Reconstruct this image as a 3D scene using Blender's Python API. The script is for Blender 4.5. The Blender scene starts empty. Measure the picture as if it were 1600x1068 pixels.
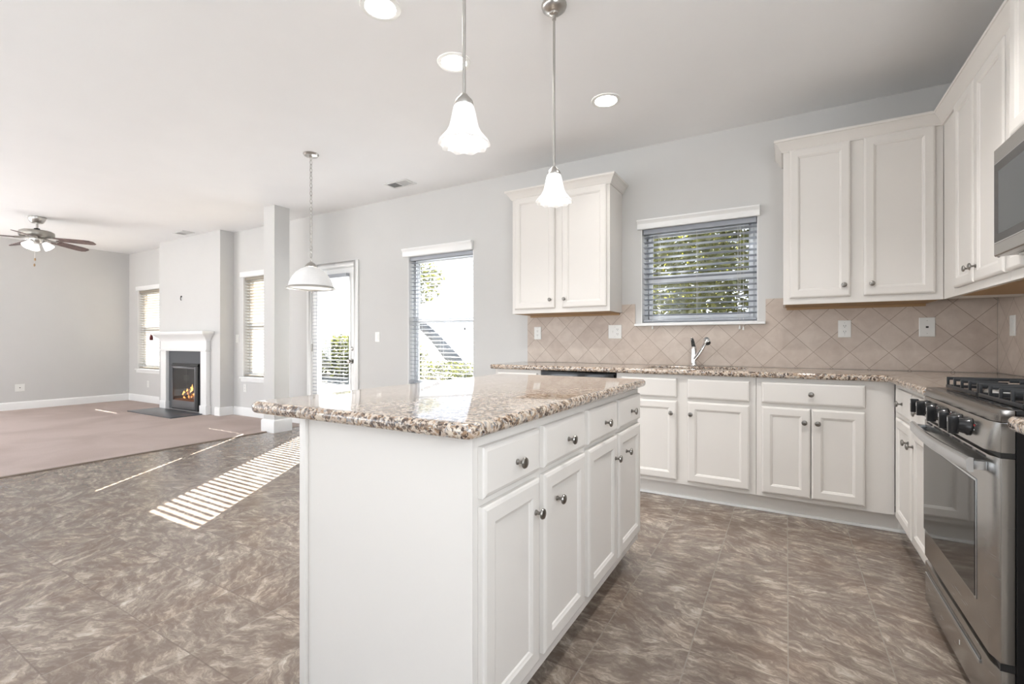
import bpy, bmesh, math, random
from mathutils import Vector, Matrix
random.seed(7)
PI = math.pi
S = bpy.context.scene
COL = S.collection

# ------------------------------------------------------------------ camera
cam_d = bpy.data.cameras.new('camera'); cam = bpy.data.objects.new('camera', cam_d); COL.objects.link(cam)
cam.location = (0, -4.0433, 1.1051)
cam.rotation_euler = (PI / 2, 0, 0.5289)
cam_d.sensor_width = 36; cam_d.lens = 734.21 / 1600 * 36
cam_d.clip_start = 0.02; cam_d.clip_end = 200
S.camera = cam

# ------------------------------------------------------------------ view, sky, sun
S.view_settings.view_transform = 'Standard'; S.view_settings.look = 'None'
S.view_settings.gamma = 1; S.view_settings.use_curve_mapping = False
S.view_settings.exposure = 1.72
w = bpy.data.worlds.new('sky'); S.world = w; w.use_nodes = True
nt = w.node_tree; nt.nodes.clear()
tc = nt.nodes.new('ShaderNodeTexCoord'); sx = nt.nodes.new('ShaderNodeSeparateXYZ'); rp = nt.nodes.new('ShaderNodeValToRGB')
rp.color_ramp.elements[0].position = 0.0; rp.color_ramp.elements[0].color = (.93, .96, 1.0, 1)      # hazy horizon
rp.color_ramp.elements[1].position = 0.7; rp.color_ramp.elements[1].color = (.42, .60, .92, 1)     # zenith
bg = nt.nodes.new('ShaderNodeBackground'); bg.inputs['Strength'].default_value = 0.78
wo = nt.nodes.new('ShaderNodeOutputWorld')
nt.links.new(tc.outputs['Generated'], sx.inputs[0]); nt.links.new(sx.outputs['Z'], rp.inputs[0])
nt.links.new(rp.outputs[0], bg.inputs['Color']); nt.links.new(bg.outputs[0], wo.inputs[0])
sd = bpy.data.lights.new('sun', 'SUN'); sd.energy = 21.0; sd.angle = math.radians(0.2); sd.color = (1.0, 0.95, 0.88)
sun = bpy.data.objects.new('sun', sd); COL.objects.link(sun)
sun.rotation_euler = Vector((0.66, -1.0, -0.735)).to_track_quat('-Z', 'Y').to_euler()

def portal(x0, x1, z0, z1, y, into):
    d = bpy.data.lights.new('daylight_portal', 'AREA'); d.shape = 'RECTANGLE'; d.size = x1 - x0; d.size_y = z1 - z0
    d.cycles.is_portal = True
    o = bpy.data.objects.new('daylight_portal', d); COL.objects.link(o)
    o.location = ((x0 + x1) / 2, y, (z0 + z1) / 2)
    o.rotation_euler = Vector((0, into, 0)).to_track_quat('-Z', 'Z').to_euler()
portal(-10.44, -9.5, .6, 2.07, .16, -1); portal(-7.02, -6.1, .6, 2.07, .16, -1)
portal(-5.35, -4.7, .2, 1.95, .16, -1); portal(-3.73, -2.83, .6, 2.07, .16, -1); portal(-1.08, -.19, 1.26, 2.07, .16, -1)
REAR = [(-9.6, -7.2), (-6.4, -4.0), (-3.2, -2.0)]  # unseen rear wall openings, added to let more light in
XR_ = 1.138; SIDE_R = (-5.5, -3.9); SIDE_L = (-6.2, -3.4)  # side openings out of view, added for the fill lamps
for a, b in REAR: portal(a, b, .1, 2.5, -7.12, 1)
def daylight(w_, h_, loc, d_, e):
    """daylight area lamp added at an unseen opening behind the camera to brighten the room"""
    d = bpy.data.lights.new('window_daylight', 'AREA'); d.shape = 'RECTANGLE'; d.size = w_; d.size_y = h_
    d.energy = e; d.color = (.93, .97, 1.0)
    o = bpy.data.objects.new('window_daylight', d); COL.objects.link(o); o.location = loc
    o.rotation_euler = Vector(d_).to_track_quat('-Z', 'Z').to_euler()
for a, b in REAR: daylight(b - a, 2.2, ((a + b) / 2, -7.03, 1.3), (0, 1, 2.2), 4 if b < -7 else 24 if b < -3 else 11)  # added fill lamps, tilted up towards the ceiling
daylight(1.6, 1.2, (XR_ + .06, -4.7, 1.6), (-1, .1, .6), 25)
daylight(2.8, 2.0, (-10.86, -4.8, 1.4), (1, .0, 1.2), 52)

# ------------------------------------------------------------------ materials
def mat(name, color=(.8, .8, .8), rough=.5, metal=0.0, spec=.5, emit=None, es=0, trans=0, coat=0, alpha=1):
    m = bpy.data.materials.new(name); m.use_nodes = True
    b = m.node_tree.nodes['Principled BSDF']
    b.inputs['Base Color'].default_value = (*color, 1); b.inputs['Roughness'].default_value = rough
    b.inputs['Metallic'].default_value = metal; b.inputs['Specular IOR Level'].default_value = spec
    b.inputs['Transmission Weight'].default_value = trans; b.inputs['Coat Weight'].default_value = coat
    b.inputs['Alpha'].default_value = alpha
    if emit: b.inputs['Emission Color'].default_value = (*emit, 1); b.inputs['Emission Strength'].default_value = es
    return m
class N:
    """small node-graph writer"""
    def __init__(s, m): s.t = m.node_tree; s.b = s.t.nodes['Principled BSDF']; s.oc = s.add('ShaderNodeTexCoord').outputs['Object']
    def add(s, k, **kw):
        n = s.t.nodes.new(k)
        for a, v in kw.items(): setattr(n, a, v)
        return n
    def link(s, a, b): s.t.links.new(a, b)
    def put(s, sock, v):
        if isinstance(v, (int, float, tuple)): sock.default_value = v
        else: s.link(v, sock)
    def math(s, op, a, b=0, c=0):
        n = s.add('ShaderNodeMath', operation=op)
        s.put(n.inputs[0], a); s.put(n.inputs[1], b); s.put(n.inputs[2], c); return n.outputs[0]
    def vmath(s, op, a, b=(0, 0, 0)):
        n = s.add('ShaderNodeVectorMath', operation=op); s.put(n.inputs[0], a); s.put(n.inputs[1], b); return n.outputs[0]
    def sep(s, v): n = s.add('ShaderNodeSeparateXYZ'); s.link(v, n.inputs[0]); return n.outputs
    def comb(s, x, y, z):
        n = s.add('ShaderNodeCombineXYZ')
        for i, v in enumerate((x, y, z)): s.put(n.inputs[i], v)
        return n.outputs[0]
    def noise(s, v, scale, detail=3, rough=.55, dist=0):
        n = s.add('ShaderNodeTexNoise'); s.link(v, n.inputs['Vector']); n.inputs['Scale'].default_value = scale
        n.inputs['Detail'].default_value = detail; n.inputs['Roughness'].default_value = rough; n.inputs['Distortion'].default_value = dist
        return n.outputs
    def ramp(s, f, stops, interp='LINEAR'):
        n = s.add('ShaderNodeValToRGB'); n.color_ramp.interpolation = interp; s.link(f, n.inputs[0])
        e = n.color_ramp.elements
        while len(e) < len(stops): e.new(.5)
        for i, (p, c) in enumerate(stops): e[i].position = p; e[i].color = (*c, 1) if len(c) == 3 else c
        return n.outputs[0]
    def mix(s, f, a, b, mode='MIX'):
        n = s.add('ShaderNodeMix', data_type='RGBA', blend_type=mode); s.put(n.inputs[0], f)
        for i, v in ((6, a), (7, b)):
            if isinstance(v, tuple): n.inputs[i].default_value = (*v, 1)
            else: s.link(v, n.inputs[i])
        return n.outputs[2]
    def bump(s, h, strength=.2, dist=.002):
        n = s.add('ShaderNodeBump'); s.link(h, n.inputs['Height']); n.inputs['Strength'].default_value = strength
        n.inputs['Distance'].default_value = dist; s.link(n.outputs[0], s.b.inputs['Normal'])
    def color(s, v): s.link(v, s.b.inputs['Base Color'])

def paint(name, c, rough=.55, var=.03, bs=.08):
    m = mat(name, c, rough); n = N(m)
    a = n.noise(n.oc, 2.3, 4)[0]
    n.color(n.ramp(a, [(.3, tuple(x * (1 - var) for x in c)), (.7, tuple(min(1, x * (1 + var)) for x in c))]))
    n.bump(n.noise(n.oc, 220, 2)[0], bs, .0006); return m
M = {}
M['wall'] = paint('wall_paint', (.63, .625, .612), .7, .012)
M['ceil'] = paint('ceiling_paint', (.90, .90, .90), .85, .01)
M['trim'] = paint('trim_paint', (.88, .88, .87), .35, .01, .02)
M['cab'] = paint('cabinet_paint', (.76, .73, .692), .38, .015, .02)
M['gap'] = mat('shadow_gap', (.06, .05, .04), .8)
M['vinyl'] = mat('window_vinyl', (.78, .80, .82), .3)
M['slat'] = mat('blind_slat', (.37, .39, .43), .4)
M['slatw'] = mat('blind_slat_cream', (.34, .30, .24), .5)
M['cord'] = mat('blind_cord', (.75, .73, .7), .7)
M['tassel'] = mat('cord_tassel', (.03, .03, .03), .4)
M['nickel'] = mat('satin_nickel', (.50, .485, .46), .3, 1)
M['fannickel'] = mat('aged_nickel', (.36, .345, .315), .35, 1)
M['dnickel'] = mat('knob_metal', (.30, .285, .265), .28, 1)
M['chrome'] = mat('chrome', (.75, .75, .75), .07, 1)
M['plastic'] = mat('plate_plastic', (.83, .83, .80), .3)
M['slot'] = mat('dark_slot', (.03, .03, .03), .5)
M['black'] = mat('black_enamel', (.012, .012, .013), .12)
M['iron'] = mat('cast_iron', (.018, .019, .021), .42)
M['knobblk'] = mat('black_knob_plastic', (.02, .02, .021), .22)
M['red'] = mat('red_mark', (.5, .03, .03), .4)
M['white'] = mat('white_mark', (.8, .8, .8), .4)
M['slate'] = mat('fireplace_slate', (.085, .09, .10), .3)
M['fgrey'] = mat('fireplace_metal', (.20, .20, .21), .4, .8)
M['wood'] = mat('raw_wood', (.42, .27, .14), .6)
M['steelb'] = mat('basin_steel', (.45, .45, .45), .25, 1)
M['backplate'] = mat('oven_cavity', (.02, .018, .016), .5)
M['louver'] = mat('register_white', (.72, .72, .71), .4)
M['lampdisc'] = mat('downlight_lens', (1, 1, 1), .5, emit=(1, .97, .92), es=8)
M['ground'] = paint('garden_ground', (.075, .07, .055), .9, .25)
M['patio'] = paint('bounce_concrete', (.22, .215, .205), .85, .06)  # paler than the garden, added to bounce light onto the ceiling
M['bark'] = paint('bark', (.12, .12, .12), .9, .3)
M['tag'] = mat('maroon_cloth', (.12, .02, .02), .8)

def glass(name, c=(1, 1, 1)):
    m = bpy.data.materials.new(name); m.use_nodes = True; t = m.node_tree; t.nodes.clear()
    o = t.nodes.new('ShaderNodeOutputMaterial'); mx = t.nodes.new('ShaderNodeMixShader')
    tr = t.nodes.new('ShaderNodeBsdfTransparent'); gl = t.nodes.new('ShaderNodeBsdfGlossy'); lw = t.nodes.new('ShaderNodeLayerWeight'); pw = t.nodes.new('ShaderNodeMath'); pw.operation = 'POWER'; pw.inputs[1].default_value = 4; fr = t.nodes.new('ShaderNodeMath'); fr.operation = 'MULTIPLY_ADD'; fr.inputs[1].default_value = .85; fr.inputs[2].default_value = .035
    tr.inputs[0].default_value = (*c, 1); gl.inputs['Roughness'].default_value = .02; lw.inputs['Blend'].default_value = .5; t.links.new(lw.outputs['Facing'], pw.inputs[0]); t.links.new(pw.outputs[0], fr.inputs[0])
    t.links.new(fr.outputs[0], mx.inputs[0]); t.links.new(tr.outputs[0], mx.inputs[1]); t.links.new(gl.outputs[0], mx.inputs[2]); t.links.new(mx.outputs[0], o.inputs[0])
    return m
M['pane'] = glass('window_glass', (.96, .97, .97))
M['fpane'] = glass('firebox_glass', (.8, .8, .8))
M['ovglass'] = mat('oven_glass', (.03, .028, .026), .05, 0, .42)
M['mwglass'] = mat('microwave_glass', (.02, .02, .021), .1, 0, .45)

# frosted lamp glass lit from within
def lampglass(name, es, c=(1, .98, .95)):
    m = mat(name, (.78, .78, .78), .35, emit=c, es=es); n = N(m)
    v = n.noise(n.oc, 22, 3, .6, 1.2)[0]
    n.link(n.math('MULTIPLY_ADD', v, es * 1.3, es * .35), n.b.inputs['Emission Strength'])
    n.bump(v, .5, .004); return m
M['alab'] = lampglass('alabaster_glass', .10)
M['fanglass'] = lampglass('fan_light_glass', .3)
M['dome'] = lampglass('dome_glass', .05)

# brushed stainless
def steel(name, c, ax):
    m = mat(name, c, .24, 1); n = N(m)
    x, y, z = n.sep(n.oc)
    v = n.comb(n.math('MULTIPLY', x, 4 if ax != 'x' else 1), n.math('MULTIPLY', y, 3), n.math('MULTIPLY', z, 260))
    s = n.noise(v, 1.5, 2)[0]
    n.link(n.math('MULTIPLY_ADD', s, .10, .20), n.b.inputs['Roughness']); n.bump(s, .05, .0004); return m
M['steel'] = steel('brushed_steel', (.46, .45, .435), 'y')
M['steell'] = steel('bright_steel', (.62, .64, .66), 'y')
M['darksteel'] = steel('dark_steel', (.26, .245, .23), 'y')

# granite
def granite():
    m = mat('granite', (.5, .4, .3), .07, 0, .6); n = N(m); oc = n.oc
    wv = n.noise(oc, 30, 3)[1]
    p = n.vmath('ADD', oc, n.vmath('MULTIPLY', n.vmath('SUBTRACT', wv, (.5, .5, .5)), (.05, .05, .05)))
    vo = n.add('ShaderNodeTexVoronoi'); n.link(p, vo.inputs['Vector']); vo.inputs['Scale'].default_value = 120
    r = n.sep(vo.outputs['Color'])[0]
    base = n.ramp(r, [(0, (.52, .42, .34)), (.25, (.62, .54, .44)), (.40, (.32, .215, .14)), (.55, (.58, .50, .42)), (.70, (.33, .315, .305)), (.82, (.43, .32, .23)), (.90, (.07, .05, .042))], 'CONSTANT')
    big = n.noise(oc, 62, 4, .65, .6)[0]
    dark = n.ramp(big, [(.515, (0, 0, 0)), (.575, (1, 1, 1))])
    fine = n.noise(oc, 130, 3, .6)[0]
    dk = n.ramp(fine, [(.42, (.025, .018, .018)), (.60, (.20, .135, .095))])
    c = n.mix(n.math('MULTIPLY', dark, .88), base, dk)
    n.color(c); n.b.inputs['Coat Weight'].default_value = .3; n.b.inputs['Coat Roughness'].default_value = .03; return m
M['granite'] = granite()

# vinyl tile floor
def vinyl():
    m = mat('vinyl_tile', (.3, .27, .24), .3, 0, .5); n = N(m)
    x, y, z = n.sep(n.oc); T = .3048
    tx = n.math('DIVIDE', n.math('SUBTRACT', x, .0046), T); ty = n.math('DIVIDE', n.math('SUBTRACT', y, -1.961), T)
    fx, fy = n.math('FLOOR', tx), n.math('FLOOR', ty)
    wn = n.add('ShaderNodeTexWhiteNoise', noise_dimensions='2D'); n.link(n.comb(fx, fy, 0), wn.inputs['Vector'])
    rnd = wn.outputs['Value']
    rot = n.add('ShaderNodeVectorRotate', rotation_type='Z_AXIS'); n.link(n.oc, rot.inputs['Vector'])
    n.link(n.math('MULTIPLY_ADD', rnd, 1.5, -.55), rot.inputs['Angle'])
    rx, ry, rz = n.sep(rot.outputs[0])
    off = n.math('MULTIPLY', rnd, 37.0)
    wv = n.noise(n.oc, 9, 3, .6)[1]
    wp = n.vmath('ADD', rot.outputs[0], n.vmath('MULTIPLY', n.vmath('SUBTRACT', wv, (.5, .5, .5)), (.10, .10, 0)))
    rx, ry, rz = n.sep(wp)
    st = n.comb(n.math('MULTIPLY_ADD', rx, 4.5, off), n.math('MULTIPLY', ry, 15.0), 0)
    a = n.noise(st, 2.2, 8, .62, 0)[0]
    b = n.noise(n.comb(n.math('MULTIPLY_ADD', rx, .7, off), ry, 0), 9, 7, .62, 0)[0]
    e = n.noise(n.comb(n.math('MULTIPLY', rx, 1.0), n.math('MULTIPLY', ry, 2.4), 0), 42, 5, .7, 0)[0]
    f = n.math('ADD', n.math('ADD', n.math('MULTIPLY', a, .46), n.math('MULTIPLY', b, .40)), n.math('MULTIPLY', e, .22))
    c = n.ramp(f, [(.42, (.15, .116, .093)), (.50, (.178, .140, .114)), (.56, (.245, .20, .164)), (.61, (.35, .30, .25)), (.70, (.54, .485, .41))])
    hue = n.noise(n.oc, 3.1, 3)[0]
    c = n.mix(n.math('MULTIPLY', n.ramp(hue, [(.45, (0, 0, 0)), (.7, (1, 1, 1))]), .35), c, (.9, .72, .6), 'MULTIPLY')
    def edge(t):
        d = n.math('ABSOLUTE', n.math('SUBTRACT', n.math('FRACT', t), .5)); return n.math('GREATER_THAN', d, .4925)
    gx = edge(tx); gy = edge(ty)
    c = n.mix(n.math('MULTIPLY', gy, .55), c, (.12, .095, .078))
    c = n.mix(n.math('MULTIPLY', gx, .8), c, (.27, .235, .20))
    n.color(c)
    n.link(n.math('MULTIPLY_ADD', a, .16, .15), n.b.inputs['Roughness'])
    n.bump(n.math('SUBTRACT', n.math('MULTIPLY', n.noise(n.oc, 14, 3)[0], .5), n.math('MAXIMUM', gx, gy)), .2, .0008); return m
M['vinylf'] = vinyl()

def carpet():
    m = mat('carpet', (.5, .4, .36), .95, 0, .1); n = N(m)
    a = n.noise(n.oc, 1.3, 3, .5, .8)[0]; b = n.noise(n.oc, 160, 3)[0]
    c = n.mix(.5, n.ramp(a, [(.38, (.50, .405, .365)), (.62, (.64, .54, .50))]), n.ramp(b, [(.3, (.46, .37, .33)), (.7, (.68, .58, .54))]))
    n.color(c); n.bump(b, .9, .012); return m
M['carpet'] = carpet()

def splash(name, axis):
    m = mat(name, (.5, .42, .36), .38, 0, .4); n = N(m)
    x, y, z = n.sep(n.oc); D = .2155
    u = n.math('SUBTRACT', x, .060) if axis == 'x' else n.math('ADD', y, .03)
    v = n.math('SUBTRACT', z, 1.14)
    t1 = n.math('DIVIDE', n.math('ADD', u, v), D); t2 = n.math('DIVIDE', n.math('SUBTRACT', u, v), D)
    def edge(t):
        d = n.math('ABSOLUTE', n.math('SUBTRACT', n.math('FRACT', n.math('ADD', t, .5)), .5)); return n.math('LESS_THAN', d, .0105)
    g = n.math('MAXIMUM', edge(t1), edge(t2))
    wn = n.add('ShaderNodeTexWhiteNoise', noise_dimensions='2D'); n.link(n.comb(n.math('FLOOR', t1), n.math('FLOOR', t2), 0), wn.inputs['Vector'])
    b = n.noise(n.oc, 11, 5, .6, .5)[0]
    f = n.math('ADD', n.math('MULTIPLY', wn.outputs['Value'], .22), n.math('MULTIPLY_ADD', b, .78, .06))
    c = n.ramp(f, [(.25, (.47, .385, .325)), (.5, (.55, .465, .40)), (.75, (.63, .55, .48))])
    c = n.mix(n.math('MULTIPLY', g, .9), c, (.30, .235, .185))
    n.color(c); n.bump(n.math('SUBTRACT', n.math('MULTIPLY', b, .3), g), .4, .0015); return m
M['splashx'] = splash('backsplash_tile', 'x'); M['splashy'] = splash('backsplash_tile_side', 'y')

def leafmat(name, c1, c2):
    m = bpy.data.materials.new(name); m.use_nodes = True; b = m.node_tree.nodes['Principled BSDF']; n = N(m)
    v = n.noise(n.oc, 6, 3)[0]
    n.color(n.ramp(v, [(.35, c1), (.65, c2)])); b.inputs['Roughness'].default_value = .5
    t = n.add('ShaderNodeBsdfTranslucent'); t.inputs[0].default_value = (c2[0] * 1.4, c2[1] * 1.4, c2[2] * .5, 1)
    mx = n.add('ShaderNodeMixShader'); mx.inputs[0].default_value = .45
    n.link(b.outputs[0], mx.inputs[1]); n.link(t.outputs[0], mx.inputs[2]); n.link(mx.outputs[0], n.t.nodes['Material Output'].inputs[0])
    return m
M['leaf'] = leafmat('hedge_leaf', (.012, .02, .010), (.16, .16, .055)); M['leaf2'] = leafmat('garden_leaf', (.03, .04, .03), (.085, .09, .055))

def blade():
    m = mat('fan_blade_wood', (.13, .08, .07), .35); n = N(m); x, y, z = n.sep(n.oc)
    n.color(n.ramp(n.noise(n.oc, 9, 4, .6, 1)[0], [(.35, (.09, .05, .045)), (.65, (.19, .125, .115))])); return m
M['blade'] = blade()
def logs():
    m = mat('charred_log', (.1, .05, .03), .9); n = N(m); v = n.noise(n.oc, 18, 4)[0]
    n.color(n.ramp(v, [(.4, (.03, .02, .015)), (.65, (.28, .13, .07))]))
    n.b.inputs['Emission Color'].default_value = (1, .35, .08, 1)
    n.link(n.math('MULTIPLY', n.ramp(v, [(.58, (0, 0, 0)), (.68, (1, 1, 1))]), 1.6), n.b.inputs['Emission Strength']); return m
M['log'] = logs()
M['ember'] = mat('ember', (.10, .04, .02), .9, emit=(1, .30, .05), es=.05)
M['flame'] = mat('flame', (1, .4, .1), .9, emit=(1, .42, .10), es=1.6)

# ------------------------------------------------------------------ mesh builder
class MB:
    def __init__(s): s.v = []; s.f = []
    def quad(s, *p): i = len(s.v); s.v += [tuple(q) for q in p]; s.f.append(tuple(range(i, i + len(p)))); return s
    def box(s, x0, x1, y0, y1, z0, z1):
        if x0 > x1: x0, x1 = x1, x0
        if y0 > y1: y0, y1 = y1, y0
        i = len(s.v)
        s.v += [(x, y, z) for z in (z0, z1) for y in (y0, y1) for x in (x0, x1)]
        for f in ((0, 2, 3, 1), (4, 5, 7, 6), (0, 1, 5, 4), (2, 6, 7, 3), (0, 4, 6, 2), (1, 3, 7, 5)): s.f.append(tuple(i + k for k in f))
        return s
    def hexa(s, pts):
        i = len(s.v); s.v += [tuple(p) for p in pts]
        for f in ((0, 3, 2, 1), (4, 5, 6, 7), (0, 1, 5, 4), (1, 2, 6, 5), (2, 3, 7, 6), (3, 0, 4, 7)): s.f.append(tuple(i + k for k in f))
        return s
    def loft(s, loops, caps=True, closed=True):
        i = len(s.v); n = len(loops[0])
        for l in loops: s.v += [tuple(p) for p in l]
        for a in range(len(loops) - 1):
            for k in range(n if closed else n - 1):
                q = (k + 1) % n; s.f.append((i + a * n + k, i + a * n + q, i + (a + 1) * n + q, i + (a + 1) * n + k))
        if caps and closed:
            s.f.append(tuple(i + k for k in reversed(range(n)))); b = i + (len(loops) - 1) * n; s.f.append(tuple(b + k for k in range(n)))
        return s
    def lathe(s, prof, o=(0, 0, 0), d=(0, 0, 1), seg=24, wob=None, caps=True):
        q = Vector(d).normalized().to_track_quat('Z', 'Y'); o = Vector(o); L = []
        for j, (r, z) in enumerate(prof):
            l = []
            for k in range(seg):
                a = 2 * PI * k / seg; rr, zz = (r, z) if not wob else wob(r, z, a, j)
                l.append(o + q @ Vector((rr * math.cos(a), rr * math.sin(a), zz)))
            L.append(l)
        return s.loft(L, caps)
    def tube(s, pts, r, seg=10, caps=True):
        pts = [Vector(p) for p in pts]; L = []; up = None
        for k, p in enumerate(pts):
            t = (pts[min(k + 1, len(pts) - 1)] - pts[max(k - 1, 0)]).normalized()
            if up is None: up = t.orthogonal().normalized()
            up = (up - t * up.dot(t)).normalized(); b = t.cross(up); rr = r[k] if isinstance(r, (list, tuple)) else r
            L.append([p + (up * math.cos(2 * PI * j / seg) + b * math.sin(2 * PI * j / seg)) * rr for j in range(seg)])
        return s.loft(L, caps)
    def torus(s, c, R, r, n=(0, 0, 1), seg=16, ss=6, sx=1, sy=1):
        q = Vector(n).normalized().to_track_quat('Z', 'Y'); c = Vector(c); L = []
        for k in range(seg + 1):
            a = 2 * PI * k / seg; d = Vector((math.cos(a) * sx, math.sin(a) * sy, 0)); e = Vector((math.cos(a), math.sin(a), 0))
            L.append([c + q @ (d * R + (e * math.cos(2 * PI * j / ss) + Vector((0, 0, 1)) * math.sin(2 * PI * j / ss)) * r) for j in range(ss)])
        return s.loft(L, False)
    def sweep(s, prof, path, side=1):
        """prof (out, z) swept along an xy path with mitred corners; out = right-hand normal * side"""
        L = []; P = [Vector(p) for p in path]
        for k, p in enumerate(P):
            ns = []
            for a, b in ((k - 1, k), (k, k + 1)):
                if a >= 0 and b < len(P):
                    t = (P[b] - P[a]).normalized(); ns.append(Vector((t.y, -t.x)) * side)
            if len(ns) == 2: m = (ns[0] + ns[1]); m = m / (1 + ns[0].dot(ns[1]))
            else: m = ns[0]
            L.append([(p.x + m.x * o, p.y + m.y * o, z) for o, z in prof])
        return s.loft(L)
    def build(s, name, m, parent=None, bev=0, smooth=True, seg=2, angle=35):
        me = bpy.data.meshes.new(name); root = parent
        while root is not None and root.parent is not None: root = root.parent
        off = root.location if root is not None else Vector((0, 0, 0))
        ctr = off
        if root is None and getattr(s, 'base', None) is not None: ctr = Vector(s.base)
        me.from_pydata([tuple(Vector(v) - ctr) for v in s.v], [], s.f)
        bm = bmesh.new(); bm.from_mesh(me)
        if bev:
            bmesh.ops.remove_doubles(bm, verts=bm.verts, dist=1e-6)
            bmesh.ops.recalc_face_normals(bm, faces=bm.faces)
            ed = [e for e in bm.edges if len(e.link_faces) == 2 and e.calc_face_angle(0) > .6]
            bmesh.ops.bevel(bm, geom=ed, offset=bev, segments=seg, affect='EDGES', profile=.6, clamp_overlap=True)
        else: bmesh.ops.recalc_face_normals(bm, faces=bm.faces)
        bm.to_mesh(me); bm.free()
        me.materials.append(M[m] if isinstance(m, str) else m)
        if smooth:
            me.shade_smooth(); me.set_sharp_from_angle(angle=math.radians(angle))
        o = bpy.data.objects.new(name, me); COL.objects.link(o)
        if parent is not None: o.parent = parent
        elif getattr(s, 'base', None) is not None: o.location = ctr
        return o
def mb(): return MB()
def at(x, y, z): b = MB(); b.base = (x, y, z); return b

def tag(o, label, cat, group=None, kind=None):
    o['label'] = label; o['category'] = cat
    if group: o['group'] = group
    if kind: o['kind'] = kind
    return o
def thing(name, label, cat, loc, group=None):
    o = bpy.data.objects.new(name, None); COL.objects.link(o); o.location = loc; o.empty_display_size = .05
    return tag(o, label, cat, group)
def struct(o): o['kind'] = 'structure'; return o
def copy_tree(o, loc=None, label=None, parent=None):
    c = o.copy(); COL.objects.link(c)
    if parent is not None: c.parent = parent
    if loc is not None: c.location = loc
    if label: c['label'] = label
    for ch in list(o.children): copy_tree(ch, None, None, c)
    return c

def wall(name, axis, p0, p1, a0, a1, z0, z1, holes, m):
    """solid wall p0..p1 thick across axis, spanning a0..a1 x z0..z1 with rectangular holes (a0,a1,z0,z1)"""
    A = sorted({a0, a1} | {h[0] for h in holes} | {h[1] for h in holes}); Z = sorted({z0, z1} | {h[2] for h in holes} | {h[3] for h in holes})
    A = [a for a in A if a0 <= a <= a1]; Z = [z for z in Z if z0 <= z <= z1]
    def solid(i, j):
        if i < 0 or j < 0 or i >= len(A) - 1 or j >= len(Z) - 1: return False
        a, z = (A[i] + A[i + 1]) / 2, (Z[j] + Z[j + 1]) / 2
        return not any(h[0] < a < h[1] and h[2] < z < h[3] for h in holes)
    b = mb()
    P = (lambda a, p, z: (a, p, z)) if axis == 'y' else (lambda a, p, z: (p, a, z))
    for i in range(len(A) - 1):
        for j in range(len(Z) - 1):
            if not solid(i, j): continue
            x0, x1, y0, y1 = A[i], A[i + 1], Z[j], Z[j + 1]
            for p in (p0, p1): b.quad(P(x0, p, y0), P(x1, p, y0), P(x1, p, y1), P(x0, p, y1))
            if not solid(i - 1, j): b.quad(P(x0, p0, y0), P(x0, p1, y0), P(x0, p1, y1), P(x0, p0, y1))
            if not solid(i + 1, j): b.quad(P(x1, p0, y0), P(x1, p1, y0), P(x1, p1, y1), P(x1, p0, y1))
            if not solid(i, j - 1): b.quad(P(x0, p0, y0), P(x1, p0, y0), P(x1, p1, y0), P(x0, p1, y0))
            if not solid(i, j + 1): b.quad(P(x0, p0, y1), P(x1, p0, y1), P(x1, p1, y1), P(x0, p1, y1))
    me = bpy.data.meshes.new(name); me.from_pydata(b.v, [], b.f); bm = bmesh.new(); bm.from_mesh(me)
    bmesh.ops.remove_doubles(bm, verts=bm.verts, dist=1e-5); bmesh.ops.recalc_face_normals(bm, faces=bm.faces); bm.to_mesh(me); bm.free()
    me.materials.append(M[m]); o = bpy.data.objects.new(name, me); COL.objects.link(o); return struct(o)

# ------------------------------------------------------------------ room shell
H = 2.775; XL = -10.8; XR = 1.138; YF = -7.0
WIN = {1: (-10.44, -9.50, .61, 2.06), 2: (-7.03, -6.12, .585, 2.075), 3: (-3.74, -2.83, .60, 2.08), 4: (-1.077, -.188, 1.262, 2.075)}
DOOR = (-5.455, -4.615, 0, 2.06)
wall('wall_back', 'y', 0, .16, XL - .16, XR + .16, -.02, H, [WIN[1], WIN[2], WIN[3], WIN[4], (DOOR[0], DOOR[1], -.02, DOOR[3])], 'wall')
wall('wall_left', 'x', XL - .16, XL, YF, 0, -.02, H, [(*SIDE_L, .4, 2.4)], 'wall')
wall('wall_right', 'x', XR, XR + .16, YF, 0, -.02, H, [(*SIDE_R, 1.0, 2.2)], 'wall')
wall('wall_front', 'y', YF - .16, YF, XL - .16, XR + .16, -.02, H, [(a, b, .1, 2.5) for a, b in REAR], 'wall')
struct(mb().box(XL - .16, XR + .16, YF - .16, .16, H, H + .12).build('ceiling', 'ceil'))
struct(mb().box(-5.52, XR + .16, YF - .16, .16, -.10, 0).build('floor', 'vinylf'))
struct(mb().box(XL - .16, -5.515, YF - .16, .16, -.10, .006).build('floor_carpet', 'carpet'))
struct(mb().box(-5.535, -5.50, YF, -.585, .0005, .009).build('trim_1', mat('transition_strip', (.28, .22, .18), .6)))
# chimney breast with an opening for the firebox
BX0, BX1, BY = -9.14, -7.275, -.20
wall('wall_chimney_breast', 'y', BY, BY + .03, BX0, BX1, 0, H, [(-8.64, -7.80, .02, .78)], 'wall')
struct(mb().box(BX1 - .03, BX1, BY + .03, -.0005, 0, H).build('wall_chimney_right', 'wall'))
struct(mb().box(BX0, BX0 + .03, BY + .03, -.0005, 0, H).build('wall_chimney_left', 'wall'))
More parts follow.
